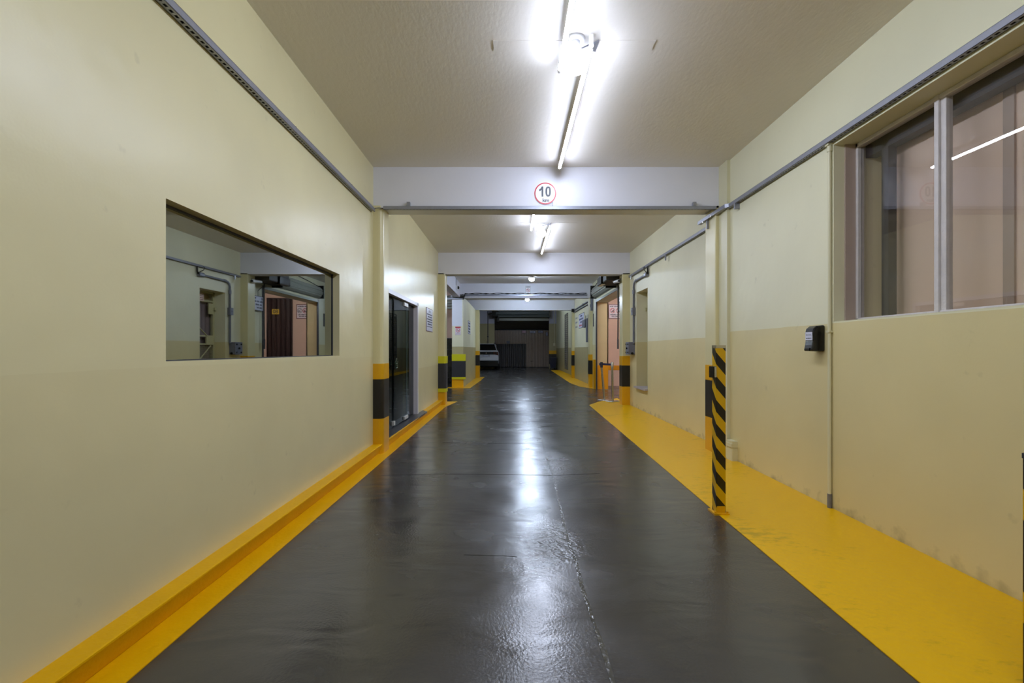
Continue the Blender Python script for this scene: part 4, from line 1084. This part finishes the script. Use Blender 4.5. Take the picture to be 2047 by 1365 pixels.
build('mount', MB().rbox(-1.65, -1.60, 13.94, 14.06, 2.96, 3.10, 0.01, 'x'), white_pl, t)
build('dome', MB().lathe((-1.60, 14.0, 3.03), [(0.05, 0.0), (0.048, 0.02), (0.035, 0.04), (0.0, 0.05)], 14, 'x'), black, t)
build('wire', MB().tube([(-1.645, 13.95, 3.10), (-1.645, 13.95, 3.30)], 0.006, 6), dark, t)

# ------------------------------------------------------------------ corrugated door in the side garage
def corrugated(mb, x0, x1, y, z0, z1, pitch=0.11, depth=0.03, thick=0.004):
    pts = []
    x = x0
    while x < x1 - 1e-6:
        for fx, fy in ((0, 0), (0.12, 0), (0.24, 1), (0.62, 1), (0.74, 0)):
            xx = x + fx * pitch
            if xx <= x1: pts.append((xx, y - fy * depth))
        x += pitch
    pts.append((x1, y))
    n = len(pts)
    vs = [(a, b_, z0) for a, b_ in pts] + [(a, b_, z1) for a, b_ in pts] + [(a, b_ + thick, z0) for a, b_ in pts] + [(a, b_ + thick, z1) for a, b_ in pts]
    fs = []
    for i in range(n - 1):
        fs += [(i, i + 1, n + i + 1, n + i), (2 * n + i + 1, 2 * n + i, 3 * n + i, 3 * n + i + 1), (i, 2 * n + i, 2 * n + i + 1, i + 1), (n + i, n + i + 1, 3 * n + i + 1, 3 * n + i)]
    fs += [(0, n, 3 * n, 2 * n), (n - 1, 3 * n - 1, 4 * n - 1, 2 * n - 1)]
    mb.add(vs, fs)
    return mb
t = empty('corrugated_door', (4.38, 15.78, 0), 'dark brown ribbed door with a yellow number plate inside the side garage', 'door')
build('sheet', corrugated(MB(), 3.985, 4.78, 15.78, 0.02, 2.88, 0.159, 0.03), brown_sheet, t)
build('door_frame', MB().box(3.96, 3.99, 15.755, 15.80, 0, 2.90).box(4.775, 4.805, 15.755, 15.80, 0, 2.90).box(3.96, 4.805, 15.755, 15.80, 2.88, 2.92), brown_sheet, t)
O = Vector((4.50, 15.742, 2.46))
pl = build('number_plate', MB().plate(O, UX, UZ, -0.115, 0.115, -0.085, 0.085, 0, 0.004), yellow_plate, t)
build('lettering', text_into(MB(), '80', O, UX, UZ, 0.12, 0.004, 0.001, 1.0, 0.02), sign_black, pl)

# ------------------------------------------------------------------ gate in the recess
t = empty('recess_gate', (2.79, 9.37, 0.454), 'cream barred gate with mesh set deep in the wall recess', 'gate')
Xg = 2.78
y0_, y1_, z0_, z1_ = NICHE
build('gate_frame', MB().box(Xg, Xg + 0.04, y1_ - 0.045, y1_ - 0.002, z0_, z1_).box(Xg, Xg + 0.04, y0_ + 0.002, y0_ + 0.045, z0_, z1_).box(Xg, Xg + 0.04, y0_, y1_, z1_ - 0.04, z1_ - 0.002), gate_m, t)
for zz, hh in ((2.16, 0.035), (1.46, 0.03), (1.30, 0.03), (0.56, 0.04)):
    build('rail', MB().box(Xg - 0.002, Xg + 0.03, y0_ + 0.045, y1_ - 0.045, zz, zz + hh), gate_m, t)
build('lock_plate', MB().box(Xg - 0.012, Xg + 0.01, y1_ - 0.20, y1_ - 0.05, 1.92, 2.14), gate_m, t)
build('lock_plate', MB().box(Xg - 0.012, Xg + 0.01, y1_ - 0.28, y1_ - 0.05, 1.30, 1.49), gate_m, t)
build('lock_plate', MB().box(Xg - 0.012, Xg + 0.01, y0_ + 0.05, y0_ + 0.27, 1.31, 1.48), gate_m, t)
def bar(mb, a, b_, r=0.012): return mb.tube([a, b_], r, 6)
build('brace', bar(MB(), (Xg - 0.008, y0_ + 0.05, 1.80), (Xg - 0.008, y1_ - 0.22, 1.46)), gate_m, t)
build('brace', bar(MB(), (Xg - 0.008, y1_ - 0.14, 1.28), (Xg - 0.008, y0_ + 0.24, 0.95)), gate_m, t)
rb = MB()
nn = 14
pp = [(2.86 + (0.012 if k % 2 else 0), y0_ + 0.01 + (y1_ - y0_ - 0.02) * k / (nn - 1)) for k in range(nn)]
for a, b_ in zip(pp[:-1], pp[1:]):
    rb.add([(a[0], a[1], 1.46), (b_[0], b_[1], 1.46), (b_[0], b_[1], 2.16), (a[0], a[1], 2.16)], [(0, 1, 2, 3)])
    rb.add([(a[0], a[1], 0.46), (b_[0], b_[1], 0.46), (b_[0], b_[1], 1.46), (a[0], a[1], 1.46)], [(0, 1, 2, 3)])
build('ribbed_sheet', rb, curtain_m, t)
ms = MB()
for k in range(1, 17):
    yy = y0_ + 0.05 + (y1_ - y0_ - 0.1) * k / 17
    ms.box(Xg + 0.018, Xg + 0.022, yy - 0.002, yy + 0.002, 0.6, 1.30)
for k in range(1, 17):
    zz = 0.6 + 0.7 * k / 17
    ms.box(Xg + 0.015, Xg + 0.019, y0_ + 0.05, y1_ - 0.05, zz - 0.002, zz + 0.002)
build('wire_mesh', ms, gate_m, t, kind='stuff')
O = Vector((Xg - 0.002, y0_ + 0.25, 2.24))
nb = build('printed_card', MB().plate(O, UR, UZ, -0.20, 0.20, -0.075, 0.085, 0, 0.004), peach, t, label='pink printed card')
lt_ = MB()
for k in range(4): scribble(lt_, O, UR, UZ, -0.18, 0.18, 0.055 - 0.035 * k, 0.014, 0.005, 81 + k)
build('lettering', lt_, maroon, nb)
build('padlock', MB().rbox(Xg - 0.05, Xg - 0.012, y1_ - 0.05, y1_ - 0.005, 2.0, 2.06, 0.008, 'z'), gate_m, t)
struct('trim_5', MB().box(2.50, 2.90, y0_ - 0.01, y1_ + 0.01, z0_ - 0.03, z0_ + 0.004), sill_m, 'grey marble sill under the recessed gate', 'sill')
struct('wall_gate_recess', MB().box(2.90, 3.0, 8.6, 10.2, 0.2, 2.6), jamb_m, 'plain wall closing the gate recess', 'wall')

# ------------------------------------------------------------------ striped bollard
bxx, byy = 1.488, 3.465
bm_str = stripes_material('bollard_hazard_tape', bxx, byy, 0.055, 0.1735, 1.19, 0.5)
t = empty('bollard', (bxx + 0.035, byy + 0.035, 0), 'square bollard with diagonal black and yellow tape on the walkway edge', 'bollard')
o = build('post', MB().rbox(bxx, bxx + 0.071, byy, byy + 0.071, 0.012, 1.212, 0.003, 'z', 2), bm_str, t)
build('cap', MB().rbox(bxx - 0.002, bxx + 0.073, byy - 0.002, byy + 0.073, 1.212, 1.233, 0.003, 'z', 2), chrome, t)
build('base_plate', MB().box(bxx - 0.022, bxx + 0.088, byy - 0.025, byy + 0.095, 0.0, 0.014), yel_band, t)
for dx, dy in ((-0.01, -0.012), (0.076, -0.012)):
    build('bolt', MB().tube([(bxx + dx, byy + dy, 0.013), (bxx + dx, byy + dy, 0.026)], 0.008, 6), yel_band, t)
build('base_gusset', MB().box(bxx + 0.006, bxx + 0.065, byy - 0.006, byy, 0.014, 0.06), yel_band, t)
s = build('sensor', MB().rbox(bxx - 0.022, bxx - 0.001, byy - 0.006, byy + 0.072, 0.995, 1.078, 0.008, 'x'), black, t, label='black reader unit')
build('sensor_trim', MB().tube([(bxx - 0.008, byy - 0.0085, 1.0), (bxx - 0.008, byy - 0.0085, 1.076)], 0.008, 10), chrome, s)
# second striped post at the picture edge
t = empty('barrier_post', (1.865, 1.6, 0), 'padded black and yellow post cut off at the picture edge', 'post')
ps = stripes_material('edge_post_tape', 1.79, 1.672, 0.36, 0.36, 0.9, 0.70)
build('post', MB().rbox(1.79, 1.94, 1.52, 1.672, 0.012, 0.82, 0.012, 'z'), ps, t)
build('cap', MB().rbox(1.788, 1.942, 1.518, 1.674, 0.82, 0.837, 0.012, 'z'), blk_foam, t)
build('base_plate', MB().box(1.77, 1.96, 1.50, 1.69, 0, 0.012), yel_band, t)
for zz in (0.62, 0.575):
    build('screw', MB().tube([(1.791, 1.65, zz), (1.784, 1.65, zz)], 0.006, 8), chrome, t)

# ------------------------------------------------------------------ sanitiser dispenser
t = empty('soap_dispenser', (2.37, 3.72, 1.18), 'glossy black wall dispenser with a white printed label', 'dispenser')
prof = [(2.42, 1.185), (2.315, 1.19), (2.325, 1.235), (2.33, 1.27), (2.326, 1.33), (2.335, 1.365), (2.36, 1.386), (2.42, 1.392)]
o = build('body', MB().prism([(x, 3.672, z) for x, z in prof], (0, 0.108, 0)), black, t)
smooth_bevel(o, 0.012, 3)
O = Vector((2.3285, 3.726, 1.302))
lb = build('printed_label', MB().plate(O, UR, UZ, -0.040, 0.044, -0.028, 0.036, 0.0, 0.004), sign_white, t)
build('lettering', scribble(text_into(MB(), 'ÁLCOOL', O + UZ * 0.014 + UR * 0.002, UR, UZ, 0.012, 0.004, 0.0005, 1.0, 0.01), O, UR, UZ, -0.03, 0.034, -0.012, 0.006, 0.004, 91), sign_dark, lb)
build('push_lever', MB().rbox(2.312, 2.330, 3.70, 3.752, 1.190, 1.215, 0.006, 'y'), black, t)

# ------------------------------------------------------------------ queue posts
def queue_post(bx_, by_, tx, label, belt=None):
    t = empty('queue_post', (bx_, by_, 0), label, 'queue post', 'steel queue posts')
    build('base', MB().lathe((bx_, by_, 0.004), [(0.0, 0.0), (0.165, 0.0), (0.165, 0.012), (0.13, 0.024), (0.03, 0.034), (0.0, 0.034)], 28), chrome, t)
    build('pole', MB().tube([(bx_, by_, 0.03), (tx, by_, 0.80)], 0.026, 14), chrome, t)
    hd = build('head', MB().tube([(tx, by_, 0.78), (tx, by_, 0.90), (tx, by_, 0.91)], [0.034, 0.034, 0.028], 14), chrome if belt is None else dark, t)
    if belt:
        build('belt', MB().prism([(tx + 0.03, by_ - 0.002, 0.835), (tx + 0.03, by_ - 0.002, 0.882), (belt[0] - 0.03, belt[1] - 0.002, 0.882), (belt[0] - 0.03, belt[1] - 0.002, 0.835)], (0, 0.003, 0)), belt_m, t)
        build('belt_end', MB().box(tx - 0.05, tx + 0.032, by_ - 0.03, by_ + 0.03, 0.83, 0.885), belt_m, t)
    return t
queue_post(2.33, 11.0, 2.318, 'upright steel queue post nearest the black-banded pillar')
queue_post(2.19, 11.26, 2.12, 'leaning steel queue post with a navy belt end', (2.318, 11.0))

# ------------------------------------------------------------------ far end: shutter, gate, louvre, bin
t = empty('roller_shutter', (0.6, 29.6, 3.0), 'rolled-up shutter above the far gateway', 'shutter')
build('rolled_curtain', drum(MB(), 29.62, 3.45, 0.22, -1.0, 2.3, False, 10), mat('dim_shutter', lin(84, 92, 92), 0.4), t)
for k in range(3):
    build('slat', MB().box(-1.05, 2.32, 29.84, 29.87, 3.02 + 0.085 * k, 3.095 + 0.085 * k), shutter_m, t)
build('motor', MB().rbox(-1.25, -0.85, 29.4, 29.8, 3.22, 3.62, 0.05, 'x').box(-0.95, -0.8, 29.5, 29.8, 2.95, 3.3), black, t)
build('motor_arm', MB().tube([(-1.5, 29.6, 3.42), (-1.2, 29.6, 3.46)], 0.03, 8), black, t)
build('end_plate', MB().box(2.30, 2.35, 29.4, 30.0, 3.2, 3.72), black, t)
t = empty('corrugated_gate', (0.6, 32.5, 0), 'tan and brown corrugated gate closing the far end', 'gate')
build('sheet', corrugated(MB(), -1.39, 0.95, 32.5, 1.60, 2.53, 0.2, 0.08), tan_sheet, t)
for k in range(3):
    x0 = 0.95 + k * 0.58
    build('sheet', corrugated(MB(), x0, x0 + 0.575, 32.46 + 0.005 * k, 0.03, 2.53, 0.19, 0.09), tan_sheet, t)
dd = build('sliding_door', corrugated(MB(), -1.39, 0.95, 32.40, 0.03, 1.60, 0.26, 0.05), mat('near_black_sheet', lin(30, 23, 25), 0.35), t, label='dark brown sliding door')
build('small_plate', MB().box(-0.37, -0.16, 32.33, 32.345, 1.62 - 0.0, 1.80), sign_grey, dd)
build('top_rail', MB().box(-1.39, 2.69, 32.52, 32.58, 2.45, 2.60), dark, t)
build('handle', MB().tube([(1.25, 32.38, 0.42), (1.45, 32.38, 0.42)], 0.015, 6), dark, t)
for k, (x0, x1, z0, z1, m_) in enumerate(((0.66, 0.96, 2.33, 2.52, sign_red), (1.22, 1.62, 2.32, 2.5, sign_white), (1.78, 2.12, 2.34, 2.5, sign_white), (2.30, 2.45, 2.15, 2.4, sign_white))):
    lab = ('red-marked plate on the far gate', 'first pale plate on the far gate', 'second pale plate on the far gate', 'pale card at the far gate corner')[k]
    s = sign_base('notice', Vector(((x0 + x1) / 2, 32.355, (z0 + z1) / 2)), UX, UZ, x1 - x0, z1 - z0, lab, sign_white if k else sign_pink, sign_dark if k else maroon, border=0.02)
    build('lettering', scribble(MB(), Vector(((x0 + x1) / 2, 32.355, (z0 + z1) / 2)), UX, UZ, -(x1 - x0) / 2 + 0.04, (x1 - x0) / 2 - 0.04, 0.0, 0.06, 0.008, 100 + k), m_ if k == 0 else sign_dark, s)
t = empty('louvre_panel', (2.78, 24.4, 0.2), 'tall narrow louvre on the dim wall at the far end', 'louvre')
build('louvre_frame', MB().box(2.77, 2.80, 23.7, 23.78, 0.2, 3.05).box(2.77, 2.80, 24.95, 25.03, 0.2, 3.05).box(2.77, 2.80, 23.7, 25.03, 3.0, 3.05), mat('dim_louvre_metal', lin(118, 112, 100), 0.5, var=0.1), t)
for k in range(26):
    z0 = 0.22 + k * 0.107
    build('slat', MB().prism([(2.80, 23.78, z0 + 0.07), (2.765, 23.78, z0), (2.76, 23.78, z0 + 0.008), (2.795, 23.78, z0 + 0.078)], (0, 1.17, 0)), mat('dim_louvre_metal', lin(118, 112, 100), 0.5, var=0.1), t)
t = empty('wheeled_bin', (2.52, 29.2, 0), 'dark navy bin in front of the far banded pillar', 'bin')
q0 = [(2.36, 29.0, 0.06), (2.66, 29.0, 0.06), (2.66, 29.36, 0.06), (2.36, 29.36, 0.06)]
q1 = [(2.31, 28.94, 0.66), (2.73, 28.94, 0.66), (2.73, 29.42, 0.66), (2.31, 29.42, 0.66)]
build('body', MB().add(q0 + q1, [(3, 2, 1, 0), (4, 5, 6, 7), (0, 1, 5, 4), (1, 2, 6, 5), (2, 3, 7, 6), (3, 0, 4, 7)]), bin_m, t)
build('lid', MB().rbox(2.29, 2.75, 28.92, 29.44, 0.66, 0.72, 0.02, 'z'), bin_m, t)
for xx in (2.38, 2.64):
    build('wheel', MB().lathe((xx, 29.36, 0.08), [(0.0, -0.02), (0.08, -0.02), (0.08, 0.02), (0.0, 0.02)], 14, 'x'), rubber, t)
build('handle', MB().tube([(2.36, 29.47, 0.62), (2.70, 29.47, 0.62)], 0.014, 8), rubber, t)
t = empty('junction_box', (2.6, 29.95, 1.5), 'small pale switch box on the far end wall', 'junction box')
build('body', MB().rbox(2.60, 2.72, 29.93, 30.0, 1.45, 1.62, 0.01, 'z'), cream_lt, t)
build('pipe', MB().tube([(2.66, 29.97, 1.6), (2.66, 29.97, 3.9)], 0.02, 8), cream_lt, t)
# shutter seen above the passage
t = empty('roller_shutter', (-3.0, 16.9, 2.6), 'rolled shutter above the black-tiled wall in the passage', 'shutter')
for k in range(5):
    build('slat', MB().rbox(-4.2, -1.93, 16.90, 16.96, 2.65 + 0.095 * k, 2.735 + 0.095 * k, 0.02, 'x'), shutter_m, t)
build('guide_rail', MB().box(-1.95, -1.92, 16.88, 16.97, 0.0, 3.1), dark, t)

# ------------------------------------------------------------------ parked car (seen from behind)
cx, cy0 = -1.53, 28.3          # centre line, rear face
W = 0.74
car = empty('parked_car', (cx, cy0 - 0.0, 0), 'silver-white hatchback with dark rear window parked behind the pillar', 'car')
def ring_at(y, secs):
    return [(cx + s * x, y, z) for (x, z) in secs for s in (1,)] 
def loft(mb, stations):
    """stations: (y, half outline [(x,z)...]) mirrored and skinned"""
    rings = []
    for y, half in stations:
        full = [(cx + x, y, z) for x, z in half] + [(cx - x, y, z) for x, z in reversed(half)]
        rings.append(full)
    n = len(rings[0])
    vs = [p for r in rings for p in r]
    fs = []
    for i in range(len(rings) - 1):
        for k in range(n):
            fs.append((i * n + k, i * n + (k + 1) % n, (i + 1) * n + (k + 1) % n, (i + 1) * n + k))
    mb.add(vs, fs, True)
    mb.add(rings[0], [tuple(range(n - 1, -1, -1))]); mb.add(rings[-1], [tuple(range(n))])
    return mb
lower = lambda w, zb_, zt: [(w - 0.12, zb_), (w - 0.02, zb_ + 0.06), (w, zb_ + 0.25), (w - 0.01, zt - 0.14), (w - 0.06, zt)]
body = loft(MB(), [(cy0, lower(0.70, 0.42, 1.15)), (cy0 + 0.10, lower(W, 0.32, 1.17)), (cy0 + 1.0, lower(W, 0.24, 1.12)), (cy0 + 2.6, lower(W, 0.24, 1.0)), (cy0 + 3.4, lower(W - 0.02, 0.26, 0.92)), (cy0 + 3.75, lower(W - 0.1, 0.34, 0.72))])
b_o = build('body', body, car_white, car)
up = lambda w, zb_, zt: [(w, zb_), (w - 0.03, zb_ + 0.15), (w - 0.12, zt - 0.1), (w - 0.22, zt)]
build('roof', loft(MB(), [(cy0 + 0.06, up(0.62, 1.05, 1.17)), (cy0 + 0.36, up(0.62, 1.1, 1.56)), (cy0 + 0.9, up(0.66, 1.05, 1.58)), (cy0 + 2.0, up(0.69, 1.0, 1.56)), (cy0 + 2.9, up(0.68, 0.97, 1.05))]), car_white, car)
rw = MB().add([(cx - 0.585, cy0 + 0.02, 1.175), (cx + 0.585, cy0 + 0.02, 1.175), (cx + 0.47, cy0 + 0.26, 1.53), (cx - 0.47, cy0 + 0.26, 1.53),
               (cx - 0.585, cy0 + 0.10, 1.175), (cx + 0.585, cy0 + 0.10, 1.175), (cx + 0.47, cy0 + 0.37, 1.53), (cx - 0.47, cy0 + 0.37, 1.53)],
              [(0, 1, 2, 3), (4, 7, 6, 5), (0, 4, 5, 1), (3, 2, 6, 7), (1, 5, 6, 2), (0, 3, 7, 4)])
build('rear_window', rw, car_glass, car)
for s in (-1, 1):
    build('side_window', MB().prism([(cx + s * 0.665, cy0 + 0.55, 1.08), (cx + s * 0.665, cy0 + 2.5, 1.08), (cx + s * 0.60, cy0 + 2.0, 1.44), (cx + s * 0.60, cy0 + 0.7, 1.44)], (s * 0.03, 0, 0)), car_glass, car)
    build('tail_light', MB().prism([(cx + s * 0.72, cy0 - 0.004, 0.86), (cx + s * 0.42, cy0 - 0.03, 0.94), (cx + s * 0.42, cy0 - 0.03, 1.06), (cx + s * 0.70, cy0 - 0.004, 1.08)], (0, 0.10, 0)), mat('dark_red_lens', lin(60, 12, 14), 0.15), car)
    build('roof_rail', MB().tube([(cx + s * 0.46, cy0 + 0.45, 1.57), (cx + s * 0.46, cy0 + 0.6, 1.63), (cx + s * 0.46, cy0 + 2.0, 1.62), (cx + s * 0.46, cy0 + 2.2, 1.55)], 0.016, 8), dark, car)
    for yy in (cy0 + 0.62, cy0 + 2.95):
        wh = build('wheel', MB().lathe((cx + s * (W - 0.10), yy, 0.31), [(0.0, -0.1), (0.27, -0.1), (0.31, -0.07), (0.31, 0.07), (0.27, 0.1), (0.0, 0.1)], 20, 'x'), rubber, car)
        build('hub', MB().lathe((cx + s * (W - 0.10), yy, 0.31), [(0.0, -0.103), (0.18, -0.103), (0.18, 0.103), (0.0, 0.103)], 14, 'x'), galv, wh)
build('tailgate_strip', MB().rbox(cx - 0.62, cx + 0.62, cy0 - 0.02, cy0 + 0.02, 0.92, 1.08, 0.02, 'y'), black, car, label='black tailgate strip')
build('bumper', MB().rbox(cx - 0.71, cx + 0.71, cy0 - 0.08, cy0 + 0.25, 0.18, 0.54, 0.05, 'x'), black, car)
build('bumper_cover', MB().rbox(cx - 0.72, cx + 0.72, cy0 - 0.07, cy0 + 0.2, 0.54, 0.72, 0.04, 'x'), car_white, car)
pl = build('licence_plate', MB().box(cx - 0.2, cx + 0.2, cy0 - 0.03, cy0 - 0.001, 0.79, 0.90), sign_grey, car)
build('lettering', scribble(MB(), Vector((cx, cy0 - 0.03, 0.845)), UX, UZ, -0.17, 0.17, 0.0, 0.07, 0.001, 120), sign_white, pl)
bd = MB()
bd.ring((cx, cy0 - 0.022, 1.0), UX, UZ, 0.03, 0.045, 4, 0.0, 0.004)
build('badge', bd, chrome, car)
build('antenna', MB().tube([(cx, cy0 + 0.55, 1.57), (cx + 0.02, cy0 + 0.48, 1.72)], 0.008, 6), black, car)
build('wiper', MB().tube([(cx - 0.05, cy0 + 0.05, 1.08), (cx + 0.3, cy0 + 0.07, 1.14)], 0.008, 6), black, car)
